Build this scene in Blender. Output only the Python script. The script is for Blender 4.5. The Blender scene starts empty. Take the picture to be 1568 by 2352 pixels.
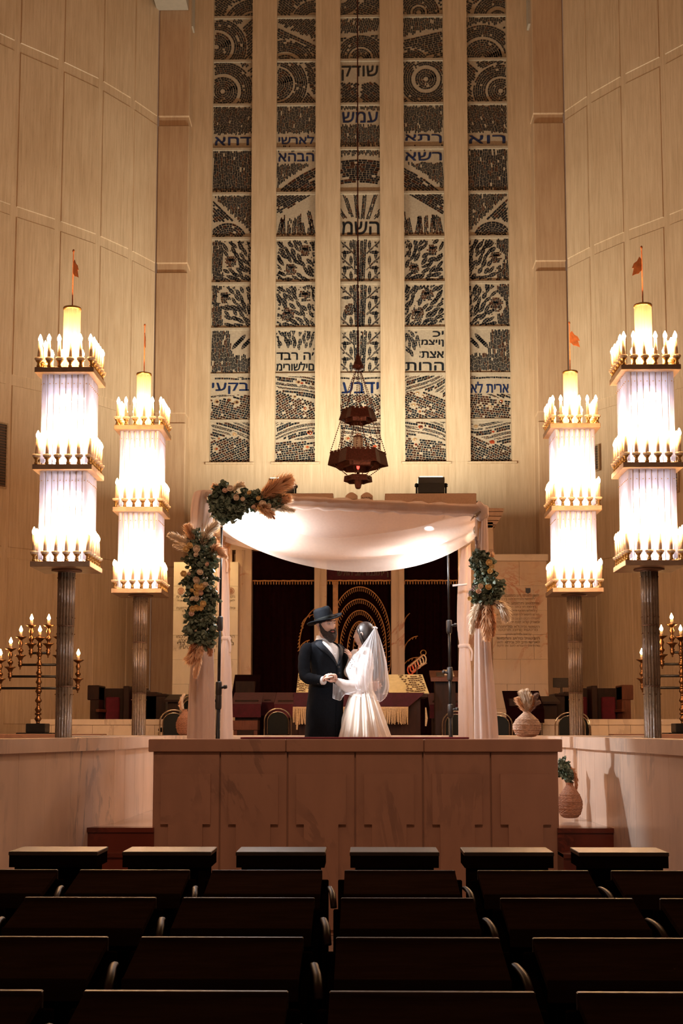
import bpy, math, random
from mathutils import Vector, Matrix
from mathutils import noise as mnoise
from mathutils.geometry import tessellate_polygon
R = math.radians
pi = math.pi
rnd = random.Random(7)
sc = bpy.context.scene
col = sc.collection
# ---------------------------------------------------------------- camera
F = 2900.0
PX0, PY0 = 784.0, 1395.0
CAM = Vector((0.065, 0.0, 1.6))
PITCH, YAW = R(5.5), R(0.93)
cam_data = bpy.data.cameras.new('camera')
cam = bpy.data.objects.new('camera', cam_data)
col.objects.link(cam)
cam.location = CAM
cam.rotation_euler = (R(90) + PITCH, 0, YAW)
cam_data.sensor_fit = 'AUTO'
cam_data.sensor_width = 36
cam_data.lens = F / 2352 * 36
cam_data.shift_y = (PY0 - 1176) / 2352
cam_data.clip_end = 200
sc.camera = cam
MROT = cam.rotation_euler.to_matrix()


def at(px, py, Y):
    d = MROT @ Vector(((px - PX0) / F, -(py - PY0) / F, -1.0))
    return CAM + d * (Y / d.y)


def cc(x, y, Y):          # point seen in the close view of the couple
    return at(640 + x / 5.227, 1360 + y / 5.227, Y)


# ---------------------------------------------------------------- mesh builder
class MB:
    def __init__(s):
        s.v = []
        s.f = []

    def add(s, vs, fs):
        n = len(s.v)
        s.v.extend([Vector(p) for p in vs])
        s.f.extend([tuple(i + n for i in f) for f in fs])
        return s

    def merge(s, o):
        return s.add(o.v, o.f)

    def xf(s, m):
        s.v = [m @ p for p in s.v]
        return s

    def move(s, x, y=0, z=0):
        d = Vector((x, y, z))
        s.v = [p + d for p in s.v]
        return s

    def box(s, x0, x1, y0, y1, z0, z1, b=0.0):
        if b <= 0:
            vs = [(x0, y0, z0), (x1, y0, z0), (x1, y1, z0), (x0, y1, z0), (x0, y0, z1), (x1, y0, z1), (x1, y1, z1), (x0, y1, z1)]
            return s.add(vs, [(0, 3, 2, 1), (4, 5, 6, 7), (0, 1, 5, 4), (1, 2, 6, 5), (2, 3, 7, 6), (3, 0, 4, 7)])
        vs = []
        for (za, ins) in ((z0, b), (z0 + b, 0), (z1 - b, 0), (z1, b)):
            a0, a1, c0, c1 = x0 + ins, x1 - ins, y0 + ins, y1 - ins
            k = b if ins == 0 else b * .5
            vs += [(a0 + k, c0, za), (a1 - k, c0, za), (a1, c0 + k, za), (a1, c1 - k, za), (a1 - k, c1, za), (a0 + k, c1, za), (a0, c1 - k, za), (a0, c0 + k, za)]
        fs = [tuple(reversed(range(8))), tuple(range(24, 32))]
        for r in range(3):
            for i in range(8):
                j = (i + 1) % 8
                fs.append((r * 8 + i, r * 8 + j, r * 8 + 8 + j, r * 8 + 8 + i))
        return s.add(vs, fs)

    def prism(s, pts, z0, z1):        # pts in xy, ccw
        n = len(pts)
        vs = [(p[0], p[1], z0) for p in pts] + [(p[0], p[1], z1) for p in pts]
        fs = [tuple(reversed(range(n))), tuple(range(n, 2 * n))]
        for i in range(n):
            j = (i + 1) % n
            fs.append((i, j, n + j, n + i))
        return s.add(vs, fs)

    def prism_y(s, pts, y0, y1):      # pts in xz
        n = len(pts)
        vs = [(p[0], y0, p[1]) for p in pts] + [(p[0], y1, p[1]) for p in pts]
        fs = [tuple(range(n)), tuple(reversed(range(n, 2 * n)))]
        for i in range(n):
            j = (i + 1) % n
            fs.append((j, i, n + i, n + j))
        return s.add(vs, fs)

    def prism_x(s, pts, x0, x1):      # pts in yz
        n = len(pts)
        vs = [(x0, p[0], p[1]) for p in pts] + [(x1, p[0], p[1]) for p in pts]
        fs = [tuple(reversed(range(n))), tuple(range(n, 2 * n))]
        for i in range(n):
            j = (i + 1) % n
            fs.append((i, j, n + j, n + i))
        return s.add(vs, fs)

    def lathe(s, prof, n=16, cx=0, cy=0, cap=True, ph=0.0):   # prof: (r, z) bottom to top
        vs = []
        for (r, z) in prof:
            for i in range(n):
                a = 2 * pi * i / n + ph
                vs.append((cx + r * math.cos(a), cy + r * math.sin(a), z))
        fs = []
        for k in range(len(prof) - 1):
            for i in range(n):
                j = (i + 1) % n
                fs.append((k * n + i, k * n + j, (k + 1) * n + j, (k + 1) * n + i))
        if cap:
            fs.append(tuple(reversed(range(n))))
            m = (len(prof) - 1) * n
            fs.append(tuple(range(m, m + n)))
        return s.add(vs, fs)

    def tube(s, pts, r, n=8, cap=True, flat=1.0, up=None):     # r number or list
        pts = [Vector(p) for p in pts]
        m = len(pts)
        rs = r if isinstance(r, (list, tuple)) else [r] * m
        vs = []
        prev = None
        for k in range(m):
            t = (pts[min(k + 1, m - 1)] - pts[max(k - 1, 0)])
            if t.length < 1e-9:
                t = Vector((0, 0, 1))
            t.normalize()
            if prev is None:
                a = Vector(up) if up else (Vector((0, 0, 1)) if abs(t.z) < .9 else Vector((0, 1, 0)))
            else:
                a = prev
            u = (a - t * a.dot(t))
            if u.length < 1e-6:
                u = Vector((1, 0, 0)) - t * t.x
            u.normalize()
            prev = u
            w = t.cross(u)
            for i in range(n):
                an = 2 * pi * i / n
                vs.append(pts[k] + u * (rs[k] * math.cos(an)) + w * (rs[k] * flat * math.sin(an)))
        fs = []
        for k in range(m - 1):
            for i in range(n):
                j = (i + 1) % n
                fs.append((k * n + i, k * n + j, (k + 1) * n + j, (k + 1) * n + i))
        if cap:
            fs.append(tuple(reversed(range(n))))
            fs.append(tuple(range((m - 1) * n, m * n)))
        return s.add(vs, fs)

    def rings(s, rings, cap=True):     # list of closed rings, equal counts
        n = len(rings[0])
        vs = [p for r in rings for p in r]
        fs = []
        for k in range(len(rings) - 1):
            for i in range(n):
                j = (i + 1) % n
                fs.append((k * n + i, k * n + j, (k + 1) * n + j, (k + 1) * n + i))
        if cap:
            fs.append(tuple(reversed(range(n))))
            fs.append(tuple(range((len(rings) - 1) * n, len(rings) * n)))
        return s.add(vs, fs)

    def grid(s, fn, nu, nv):           # fn(u,v)->point
        vs = [fn(i / nu, j / nv) for j in range(nv + 1) for i in range(nu + 1)]
        fs = []
        for j in range(nv):
            for i in range(nu):
                a = j * (nu + 1) + i
                fs.append((a, a + 1, a + nu + 2, a + nu + 1))
        return s.add(vs, fs)

    def ball(s, c, r, n=10, m=7, sx=1, sy=1, sz=1):
        c = Vector(c)
        vs = [c + Vector((0, 0, -r * sz))]
        for k in range(1, m):
            th = -pi / 2 + pi * k / m
            for i in range(n):
                a = 2 * pi * i / n
                vs.append(c + Vector((r * sx * math.cos(th) * math.cos(a), r * sy * math.cos(th) * math.sin(a), r * sz * math.sin(th))))
        vs.append(c + Vector((0, 0, r * sz)))
        fs = [(0, 1 + (i + 1) % n, 1 + i) for i in range(n)]
        for k in range(m - 2):
            for i in range(n):
                j = (i + 1) % n
                fs.append((1 + k * n + i, 1 + k * n + j, 1 + (k + 1) * n + j, 1 + (k + 1) * n + i))
        L = len(vs) - 1
        b = 1 + (m - 2) * n
        fs += [(b + i, b + (i + 1) % n, L) for i in range(n)]
        return s.add(vs, fs)


def catmull(pts, sub=6):
    P = [Vector(p) for p in pts]
    out = []
    n = len(P)
    for i in range(n - 1):
        p0, p1, p2, p3 = P[max(i - 1, 0)], P[i], P[i + 1], P[min(i + 2, n - 1)]
        for k in range(sub):
            t = k / sub
            out.append(.5 * ((2 * p1) + (p2 - p0) * t + (2 * p0 - 5 * p1 + 4 * p2 - p3) * t * t + (3 * p1 - p0 - 3 * p2 + p3) * t ** 3))
    out.append(P[-1].copy())
    return out


def cat1(vals, sub=6):
    return [p.x for p in catmull([Vector((v, 0, 0)) for v in vals], sub)]


# ---------------------------------------------------------------- scene objects
def wloc(o):
    p = Vector((0, 0, 0))
    while o is not None:
        p = p + o.location
        o = o.parent
    return p


def obj(name, mb, mat, parent=None, smooth=False, world=True, label=None, mods=None):
    me = bpy.data.meshes.new(name)
    off = wloc(parent) if (parent is not None and world) else Vector((0, 0, 0))
    me.from_pydata([tuple(p - off) for p in mb.v], [], mb.f)
    me.update()
    if mat is not None:
        me.materials.append(M[mat] if isinstance(mat, str) else mat)
    if smooth:
        me.polygons.foreach_set('use_smooth', [True] * len(me.polygons))
        if smooth == 'auto':
            try:
                me.set_sharp_from_angle(angle=R(40))
            except Exception:
                pass
    o = bpy.data.objects.new(name, me)
    col.objects.link(o)
    if parent is not None:
        o.parent = parent
    if label:
        o['label'] = label
    return o


def tag(o, label, cat, group=None, kind=None):
    o['label'] = label
    o['category'] = cat
    if group:
        o['group'] = group
    if kind:
        o['kind'] = kind
    return o


def thing(name, label, cat, loc=(0, 0, 0), group=None):
    o = bpy.data.objects.new(name, None)
    o.empty_display_size = .1
    col.objects.link(o)
    o.location = loc
    return tag(o, label, cat, group)


def struct(name, mb, mat, smooth=False, parent=None):
    o = obj(name, mb, mat, parent, smooth)
    if parent is None:
        o['kind'] = 'structure'
    return o


KIDS = {}


def copy_tree(src, loc, rotz=0.0, label=None, group=None):
    kids = {}
    for o in col.objects:
        if o.parent is not None:
            kids.setdefault(o.parent, []).append(o)

    def rec(o, par):
        c = o.copy()
        col.objects.link(c)
        c.parent = par
        for k in kids.get(o, []):
            rec(k, c)
        return c
    r = rec(src, None)
    r.location = loc
    r.rotation_euler = (0, 0, rotz)
    if label:
        r['label'] = label
    if group:
        r['group'] = group
    return r


def remesh(mb, voxel, smooth_iter=2, name='tmp'):
    me = bpy.data.meshes.new(name)
    me.from_pydata([tuple(p) for p in mb.v], [], mb.f)
    me.update()
    o = bpy.data.objects.new(name, me)
    col.objects.link(o)
    m = o.modifiers.new('r', 'REMESH')
    m.mode = 'VOXEL'
    m.voxel_size = voxel
    if smooth_iter:
        sm = o.modifiers.new('s', 'SMOOTH')
        sm.iterations = smooth_iter
        sm.factor = .5
    dg = bpy.context.evaluated_depsgraph_get()
    ev = o.evaluated_get(dg)
    em = ev.to_mesh()
    out = MB()
    out.v = [v.co.copy() for v in em.vertices]
    out.f = [tuple(p.vertices) for p in em.polygons]
    ev.to_mesh_clear()
    bpy.data.objects.remove(o)
    bpy.data.meshes.remove(me)
    return out


_tc = {}


def _inside(p, loop):
    c = False
    n = len(loop)
    for i in range(n):
        a, b = loop[i], loop[(i + 1) % n]
        if (a.y > p.y) != (b.y > p.y) and p.x < (b.x - a.x) * (p.y - a.y) / (b.y - a.y) + a.x:
            c = not c
    return c


def _sarea(l):
    return sum(l[i].x * l[(i + 1) % len(l)].y - l[(i + 1) % len(l)].x * l[i].y for i in range(len(l))) / 2


def textmb(body, bold=0.0):
    """text as a flat mesh in xy; returns MB with x in [0,w], and its w,h"""
    key = (body, bold)
    if key not in _tc:
        c = bpy.data.curves.new('t', 'FONT')
        c.body = body
        c.fill_mode = 'NONE'
        c.resolution_u = 3
        o = bpy.data.objects.new('t', c)
        col.objects.link(o)
        dg = bpy.context.evaluated_depsgraph_get()
        ev = o.evaluated_get(dg)
        em = ev.to_mesh()
        vs = [v.co.copy() for v in em.vertices]
        nb = {}
        for e in em.edges:
            a_, b_ = e.vertices
            nb.setdefault(a_, []).append(b_)
            nb.setdefault(b_, []).append(a_)
        ev.to_mesh_clear()
        bpy.data.objects.remove(o)
        bpy.data.curves.remove(c)
        seen, loops = set(), []
        for s0 in nb:
            if s0 in seen:
                continue
            loop, cur, prev = [], s0, None
            while cur not in seen:
                seen.add(cur)
                loop.append(vs[cur])
                nx = [q for q in nb[cur] if q != prev]
                if not nx:
                    break
                prev, cur = cur, nx[0]
            if len(loop) > 2:
                loops.append(loop)
        big = max(loops, key=lambda l: abs(_sarea(l)))
        sg = 1 if _sarea(big) > 0 else -1
        outs = [l for l in loops if _sarea(l) * sg > 0]
        holes = [l for l in loops if _sarea(l) * sg < 0]
        mb = MB()
        x0 = min(v.x for l in loops for v in l); x1 = max(v.x for l in loops for v in l)
        y0 = min(v.y for l in loops for v in l); y1 = max(v.y for l in loops for v in l)
        for l in outs:
            hs = [h for h in holes if _inside(h[0], l)]
            flat = [v for q in [l] + hs for v in q]
            tris = tessellate_polygon([[Vector((v.x, v.y, 0)) for v in q] for q in [l] + hs])
            mb.add([(v.x - x0, v.y - y0, 0) for v in flat], [tuple(t) for t in tris])
        if bold:
            b2 = MB()
            for dx, dy in ((0, 0), (bold, bold * .3), (-bold, -bold * .3), (0, bold), (0, -bold)):
                b2.add([(v.x + dx, v.y + dy, abs(dx) * .05 + abs(dy) * .08) for v in mb.v], mb.f)
            mb = b2
        _tc[key] = (mb, x1 - x0, y1 - y0)
    mb0, w, h = _tc[key]
    mb = MB()
    mb.v = [v.copy() for v in mb0.v]
    mb.f = list(mb0.f)
    return mb, w, h


# ---------------------------------------------------------------- materials
M = {}


def nm(name):
    m = bpy.data.materials.new(name)
    m.use_nodes = True
    nt = m.node_tree
    bs = nt.nodes['Principled BSDF']
    M[name] = m
    return m, nt, bs


def N(nt, typ, **kw):
    n = nt.nodes.new(typ)
    for k, v in kw.items():
        if k in n.inputs:
            n.inputs[k].default_value = v
        else:
            setattr(n, k, v)
    return n


def coords(nt, scale=(1, 1, 1), rot=(0, 0, 0)):
    tc = N(nt, 'ShaderNodeTexCoord')
    mp = N(nt, 'ShaderNodeMapping')
    mp.inputs['Scale'].default_value = scale
    mp.inputs['Rotation'].default_value = rot
    nt.links.new(tc.outputs['Object'], mp.inputs['Vector'])
    return mp.outputs['Vector']


def ramp(nt, fac, stops):
    r = N(nt, 'ShaderNodeValToRGB')
    e = r.color_ramp.elements
    while len(e) > 1:
        e.remove(e[-1])
    e[0].position = stops[0][0]
    e[0].color = (*stops[0][1], 1)
    for p, c in stops[1:]:
        x = e.new(p)
        x.color = (*c, 1)
    nt.links.new(fac, r.inputs['Fac'])
    return r.outputs['Color']


def noise(nt, vec, scale, detail=4, rough=.55, dist=0.0):
    n = N(nt, 'ShaderNodeTexNoise', Scale=scale, Detail=detail, Roughness=rough, Distortion=dist)
    nt.links.new(vec, n.inputs['Vector'])
    return n.outputs['Fac']


def bump(nt, bs, fac, strength=.3, dist=.01):
    b = N(nt, 'ShaderNodeBump', Strength=strength, Distance=dist)
    nt.links.new(fac, b.inputs['Height'])
    nt.links.new(b.outputs['Normal'], bs.inputs['Normal'])


def mix(nt, fac, a, b, mode='MIX'):
    m = N(nt, 'ShaderNodeMix', data_type='RGBA', blend_type=mode)
    for k, v in ((0, fac), (6, a), (7, b)):
        if isinstance(v, (int, float)):
            m.inputs[k].default_value = v
        elif isinstance(v, tuple):
            m.inputs[k].default_value = (*v, 1)
        else:
            nt.links.new(v, m.inputs[k])
    return m.outputs[2]


def simple(name, c, rough=.5, metal=0.0, nscale=0, namp=.15, bumpS=0, coat=0, spec=None, sheen=0):
    m, nt, bs = nm(name)
    bs.inputs['Roughness'].default_value = rough
    bs.inputs['Metallic'].default_value = metal
    bs.inputs['Base Color'].default_value = (*c, 1)
    if coat:
        bs.inputs['Coat Weight'].default_value = coat
    if spec is not None:
        bs.inputs['Specular IOR Level'].default_value = spec
    if sheen:
        bs.inputs['Sheen Weight'].default_value = sheen
    sc_ = nscale or 12
    f = noise(nt, coords(nt), sc_)
    lo = tuple(x * (1 - namp) for x in c)
    hi = tuple(min(1, x * (1 + namp)) for x in c)
    nt.links.new(ramp(nt, f, [(.3, lo), (.7, hi)]), bs.inputs['Base Color'])
    if bumpS:
        bump(nt, bs, f, bumpS)
    return m


def emis(name, c, s, base=None):
    m, nt, bs = nm(name)
    bs.inputs['Emission Color'].default_value = (*c, 1)
    bs.inputs['Emission Strength'].default_value = s
    bs.inputs['Base Color'].default_value = (*(base or c), 1)
    return m


def travertine(name, c1, c2, c3, seam=True, rough=.45, bw=.92, bh=.62):
    m, nt, bs = nm(name)
    v = coords(nt, (9, 9, .55))
    f1 = noise(nt, v, 2.2, 6, .65)
    f2 = noise(nt, coords(nt, (38, 38, 4)), 3, 3, .6)
    f3 = noise(nt, coords(nt, (.5, .5, .5)), 1.2, 3)
    c = ramp(nt, f1, [(.3, c1), (.5, c2), (.72, c3)])
    pit = ramp(nt, f2, [(.66, (1, 1, 1)), (.74, (.62, .55, .48))])
    c = mix(nt, 1.0, c, pit, 'MULTIPLY')
    c = mix(nt, 1.0, c, ramp(nt, f3, [(.35, (.9, .87, .84)), (.65, (1, 1, 1))]), 'MULTIPLY')
    nt.links.new(c, bs.inputs['Base Color'])
    bs.inputs['Roughness'].default_value = rough
    bump(nt, bs, f2, .12, .004)
    return m


def marble(name, c, vein, vscale=1.3, rough=.22, stretch=(1, 1, .45), vw=.035, patch=None):
    m, nt, bs = nm(name)
    v = coords(nt, stretch)
    w = noise(nt, v, vscale, 7, .62, 1.3)
    a = N(nt, 'ShaderNodeMath', operation='SUBTRACT')
    nt.links.new(w, a.inputs[0]); a.inputs[1].default_value = .5
    b = N(nt, 'ShaderNodeMath', operation='ABSOLUTE')
    nt.links.new(a.outputs[0], b.inputs[0])
    vf = ramp(nt, b.outputs[0], [(0.0, (.0, .0, .0)), (vw, (1, 1, 1))])
    f2 = noise(nt, coords(nt), 1.1, 4)
    msk = ramp(nt, f2, [(.48, (1, 1, 1)), (.66, (0, 0, 0))])
    vf = mix(nt, 1.0, vf, msk, 'LIGHTEN')
    f3 = noise(nt, coords(nt, (1, 1, .3)), 5, 5)
    base = ramp(nt, f3, [(.3, tuple(x * .86 for x in c)), (.7, c)])
    cc_ = mix(nt, vf, vein, base)
    if patch:
        f4 = noise(nt, coords(nt, (1, 1, .8)), 2.6, 6, .7, .8)
        cc_ = mix(nt, ramp(nt, f4, [(.6, (0, 0, 0)), (.74, (.45, .45, .45))]), cc_, patch)
    nt.links.new(cc_, bs.inputs['Base Color'])
    bs.inputs['Roughness'].default_value = rough
    return m


travertine('travertine', (.50, .37, .25), (.60, .455, .32), (.68, .54, .395))
travertine('travertine_pier', (.46, .31, .20), (.53, .37, .25), (.60, .44, .30))
marble('pink_marble', (.41, .225, .150), (.20, .11, .08), 1.1, .3, patch=(.30, .17, .12))
marble('cream_marble', (.76, .63, .50), (.42, .32, .26), .9, .25)
marble('white_marble', (.88, .69, .56), (.36, .32, .31), 1.0, .2, stretch=(2.6, 2.6, .35), vw=.03)
marble('ark_marble', (.66, .48, .33), (.45, .16, .07), .8, .3, stretch=(1, 1, .8), vw=.02, patch=None)
marble('red_marble', (.17, .035, .02), (.03, .01, .01), 6, .25, stretch=(1, 1, 1), vw=.12)
marble('floor_marble', (.52, .40, .33), (.2, .1, .08), 3, .12, stretch=(1, 1, 1), vw=.05)
simple('stone_pink', (.55, .36, .26), .6, nscale=30, namp=.08)
simple('cast_cement', (.41, .34, .265), .85, nscale=25, namp=.12, bumpS=.3)
simple('glass_dark', (.012, .016, .022), .12, nscale=8, namp=.6)
simple('glass_brown', (.05, .018, .012), .15, nscale=8, namp=.6)
simple('glass_blue', (.012, .025, .085), .15, nscale=8, namp=.4)
simple('glass_red', (.30, .05, .02), .12, nscale=8, namp=.5)
simple('glass_tan', (.38, .25, .14), .15, nscale=8, namp=.5)
simple('brass', (.62, .38, .13), .28, 1.0, namp=.12)
simple('dark_brass', (.20, .10, .045), .35, 1.0, namp=.3)
simple('gold_thread', (.55, .27, .09), .6, .2, nscale=60, namp=.3)
simple('cream_thread', (.44, .33, .21), .75, nscale=60, namp=.25)
simple('chrome', (.62, .52, .40), .18, 1.0, namp=.08)
simple('steel', (.45, .45, .46), .3, 1.0, namp=.08)
simple('plate_bronze', (.17, .095, .06), .42, .6, namp=.2)
simple('plate_pale', (.42, .30, .19), .4, .5, nscale=20, namp=.25)
simple('bronze_red', (.075, .018, .012), .45, .5, nscale=40, namp=.4, bumpS=.4)
simple('black_metal', (.012, .012, .013), .35, .3, namp=.2)
simple('black_plastic', (.018, .016, .016), .5, namp=.2)
simple('black_leather', (.005, .0065, .006), .6, nscale=40, namp=.2, spec=.2)
simple('copper_flag', (.50, .17, .06), .55, .3, nscale=20, namp=.3)
simple('velvet', (.06, .003, .012), .9, nscale=20, namp=.3, sheen=.1)
simple('velvet_table', (.035, .0015, .012), .9, nscale=20, namp=.3, sheen=.12)
simple('velvet_purple', (.20, .012, .07), .8, nscale=20, namp=.3, sheen=.6)
simple('velvet_dark', (.009, .0009, .0017), .95, nscale=14, namp=.35, spec=.05)
simple('seat_red', (.12, .002, .012), .8, nscale=14, namp=.2)
simple('silk_white', (.80, .74, .70), .8, nscale=6, namp=.04)
simple('wax', (.66, .50, .33), .5, namp=.06)
simple('wax_drip', (.80, .66, .48), .4, nscale=60, namp=.15, bumpS=.3)
simple('suit', (.0055, .007, .0105), .9, nscale=80, namp=.25, spec=.12)
simple('suit_lapel', (.0085, .011, .0165), .7, nscale=80, namp=.2, spec=.25)
simple('trouser_black', (.006, .006, .008), .85, nscale=50, namp=.2)
simple('felt_black', (.003, .004, .006), .85, nscale=60, namp=.3, spec=.12)
simple('shirt_white', (.80, .79, .80), .7, nscale=30, namp=.05)
simple('beard', (.028, .016, .012), .7, nscale=160, namp=.8, bumpS=.8)
simple('hair_dark', (.018, .010, .008), .45, nscale=90, namp=.4)
simple('hair_short', (.16, .10, .08), .8, nscale=200, namp=.4)
simple('satin', (.80, .71, .62), .38, nscale=5, namp=.04, sheen=.3)
simple('lace', (.86, .82, .81), .8, nscale=70, namp=.08, bumpS=.15)
simple('lip', (.42, .12, .10), .5, namp=.05)
simple('eye_white', (.42, .36, .33), .3, namp=.02)
simple('eye_dark', (.02, .012, .01), .2, namp=.05)
simple('bamboo', (.50, .25, .10), .45, nscale=9, namp=.3)
simple('bamboo_pale', (.66, .47, .29), .45, nscale=9, namp=.2)
simple('emblem_clay', (.36, .17, .11), .6)
simple('leaf', (.12, .17, .115), .55, nscale=22, namp=.35)
simple('leaf_pale', (.22, .28, .20), .55, nscale=22, namp=.3)
simple('rose_cream', (.90, .74, .56), .7, nscale=40, namp=.15)
simple('rose_yellow', (.88, .62, .27), .7, nscale=40, namp=.2)
simple('rose_blush', (.82, .58, .44), .7, nscale=40, namp=.2)
simple('wicker_pale', (.66, .46, .33), .7, nscale=60, namp=.25, bumpS=.4)
simple('wicker_brown', (.33, .15, .08), .65, nscale=60, namp=.3, bumpS=.4)
simple('vent_dark', (.05, .035, .025), .6, namp=.2)
simple('engraved', (.16, .09, .055), .8, namp=.2)
simple('engraved_soft', (.38, .23, .135), .8, namp=.2)
simple('blue_plaque', (.03, .035, .06), .5, namp=.2)
simple('red_enamel', (.45, .07, .03), .4, namp=.2)
simple('paper', (.70, .60, .48), .8, namp=.06)
simple('runner_red', (.16, .006, .02), .9, namp=.2)
simple('fixture_white', (.42, .38, .33), .6, namp=.05)
simple('glass_panel', (.66, .60, .36), .12, namp=.1)


def skin(name, c, red=(.55, .22, .16)):
    m, nt, bs = nm(name)
    f = noise(nt, coords(nt), 18, 3)
    nt.links.new(ramp(nt, f, [(.3, tuple(x * .9 for x in c)), (.7, c)]), bs.inputs['Base Color'])
    bs.inputs['Roughness'].default_value = .5
    bs.inputs['Subsurface Weight'].default_value = .12
    bs.inputs['Subsurface Radius'].default_value = (.01, .004, .002)
    return m


skin('skin_man', (.62, .37, .28))
skin('skin_bride', (.68, .44, .35))


def wood(name, c1, c2, rough=.35, stretch=(2, 14, 14), coat=.3, spec=.5):
    m, nt, bs = nm(name)
    f = noise(nt, coords(nt, stretch), 2.0, 5, .6, .5)
    nt.links.new(ramp(nt, f, [(.3, c1), (.7, c2)]), bs.inputs['Base Color'])
    bs.inputs['Roughness'].default_value = rough
    bs.inputs['Coat Weight'].default_value = coat
    bs.inputs['Coat Roughness'].default_value = .35
    bs.inputs['Specular IOR Level'].default_value = spec
    bump(nt, bs, f, .12, .003)
    return m


wood('pew_wood', (.017, .0085, .0052), (.028, .0145, .0095), .6, coat=0, spec=.0)
wood('pew_dark', (.004, .002, .0013), (.007, .0035, .0023), .7, coat=0, spec=.0)
wood('desk_worn', (.018, .011, .008), (.042, .027, .018), .42, coat=0, spec=.5)
wood('dark_wood', (.014, .0045, .0028), (.030, .009, .005), .5, (14, 14, 2), 0, .2)
wood('red_wood', (.09, .026, .012), (.15, .048, .021), .4, (14, 14, 2), 0, .3)
wood('arm_wood', (.018, .009, .007), (.036, .018, .012), .45, coat=0, spec=.12)


def cloth(name, c, trans=.45, transp=0.0, nsc=40):
    m, nt, bs = nm(name)
    nt.nodes.remove(bs)
    out = nt.nodes['Material Output']
    f = noise(nt, coords(nt, (1, 1, .2)), nsc, 2)
    cl = ramp(nt, f, [(.3, tuple(x * .94 for x in c)), (.7, c)])
    d = N(nt, 'ShaderNodeBsdfDiffuse'); t = N(nt, 'ShaderNodeBsdfTranslucent')
    nt.links.new(cl, d.inputs['Color']); nt.links.new(cl, t.inputs['Color'])
    mx = N(nt, 'ShaderNodeMixShader'); mx.inputs[0].default_value = trans
    nt.links.new(d.outputs[0], mx.inputs[1]); nt.links.new(t.outputs[0], mx.inputs[2])
    o = mx.outputs[0]
    if transp:
        tr = N(nt, 'ShaderNodeBsdfTransparent')
        m2 = N(nt, 'ShaderNodeMixShader'); m2.inputs[0].default_value = transp
        nt.links.new(o, m2.inputs[1]); nt.links.new(tr.outputs[0], m2.inputs[2])
        o = m2.outputs[0]
    nt.links.new(o, out.inputs['Surface'])
    return m


cloth('canopy_cloth', (.74, .62, .55), .42, .04)
cloth('drape_cloth', (.84, .73, .67), .45, .06)
cloth('sheer_cloth', (.84, .70, .60), .4, .35)
cloth('veil_cloth', (.93, .91, .93), .35, .67, 90)
cloth('pampas', (.95, .70, .48), .5)
cloth('pampas_pale', (.96, .86, .72), .5)
cloth('pampas_dark', (.66, .36, .20), .5)
cloth('plume_mauve', (.50, .38, .34), .5)
cloth('veil_edge', (.95, .94, .96), .35, .25, 90)
cloth('sleeve_sheer', (.88, .84, .83), .35, .22, 90)


def lampglass(name, tint, transp, gl=.25, bumpn=0.0, diffc=(.85, .85, .9), dens=.35):
    m, nt, bs = nm(name)
    nt.nodes.remove(bs)
    out = nt.nodes['Material Output']
    tr = N(nt, 'ShaderNodeBsdfTransparent'); tr.inputs[0].default_value = (*tint, 1)
    g = N(nt, 'ShaderNodeBsdfGlossy', Roughness=.18)
    t = N(nt, 'ShaderNodeBsdfTranslucent'); t.inputs[0].default_value = (*diffc, 1)
    d = N(nt, 'ShaderNodeBsdfDiffuse'); d.inputs[0].default_value = (*diffc, 1)
    a = N(nt, 'ShaderNodeMixShader'); a.inputs[0].default_value = .5
    nt.links.new(t.outputs[0], a.inputs[1]); nt.links.new(d.outputs[0], a.inputs[2])
    b = N(nt, 'ShaderNodeMixShader'); b.inputs[0].default_value = gl
    nt.links.new(a.outputs[0], b.inputs[1]); nt.links.new(g.outputs[0], b.inputs[2])
    c = N(nt, 'ShaderNodeMixShader'); c.inputs[0].default_value = transp
    nt.links.new(b.outputs[0], c.inputs[1]); nt.links.new(tr.outputs[0], c.inputs[2])
    if bumpn:
        f = noise(nt, coords(nt, (1, 1, .6)), bumpn, 3, .7)
        bp = N(nt, 'ShaderNodeBump', Strength=.9, Distance=.01)
        nt.links.new(f, bp.inputs['Height'])
        for q in (g, d):
            nt.links.new(bp.outputs[0], q.inputs['Normal'])
        nt.links.new(ramp(nt, f, [(.35, tuple(x * .5 for x in diffc)), (.6, diffc)]), d.inputs[0])
    nt.links.new(c.outputs[0], out.inputs['Surface'])
    return m


lampglass('tube_glass', (.97, .97, 1), .30, .12, 0, (.88, .87, .93))
lampglass('rod_glass', (.8, .75, .68), .10, .14, 45, (.42, .29, .18))
lampglass('frosted_glass', (1, .95, .85), .25, .1, 0, (.85, .74, .55))
emis('bulb', (1, .52, .22), 300, (1, .9, .7))
emis('bulb_small', (1, .56, .22), 60, (1, .9, .7))
emis('tube_lamp', (.97, .91, .96), 9, (.9, .9, 1))
emis('inner_warm', (1, .72, .38), 6, (1, .8, .5))
emis('ember', (1, .03, .02), 6, (.5, .01, .01))
emis('led', (.95, .97, 1), 60, (1, 1, 1))
emis('floodlamp', (1, .93, .6), 4, (1, 1, .8))
# ================================================================ the hall: walls, piers, windows
def ray_z(px, py, z):
    """depth at which the sight line of a pixel reaches height z"""
    a, b = at(px, py, 10), at(px, py, 20)
    t = (z - a.z) / (b.z - a.z)
    return 10 + 10 * t


YW = 27.5      # window wall face
YP = 27.0      # pier face


def side_poly(pts, z):
    out = []
    for px, py in pts:
        Y = ray_z(px, py, z) if out else YP
        p = at(px, py, Y)
        out.append(Vector((p.x, p.y, 0)))
    # carry the curve on past the frame
    for k in range(5):
        d = out[-1] - out[-2]
        d = Matrix.Rotation(R(3.0) * (-1 if d.x < 0 else 1) * -1, 3, 'Z') @ d
        out.append(out[-1] + d.normalized() * .98)
    return out


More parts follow.
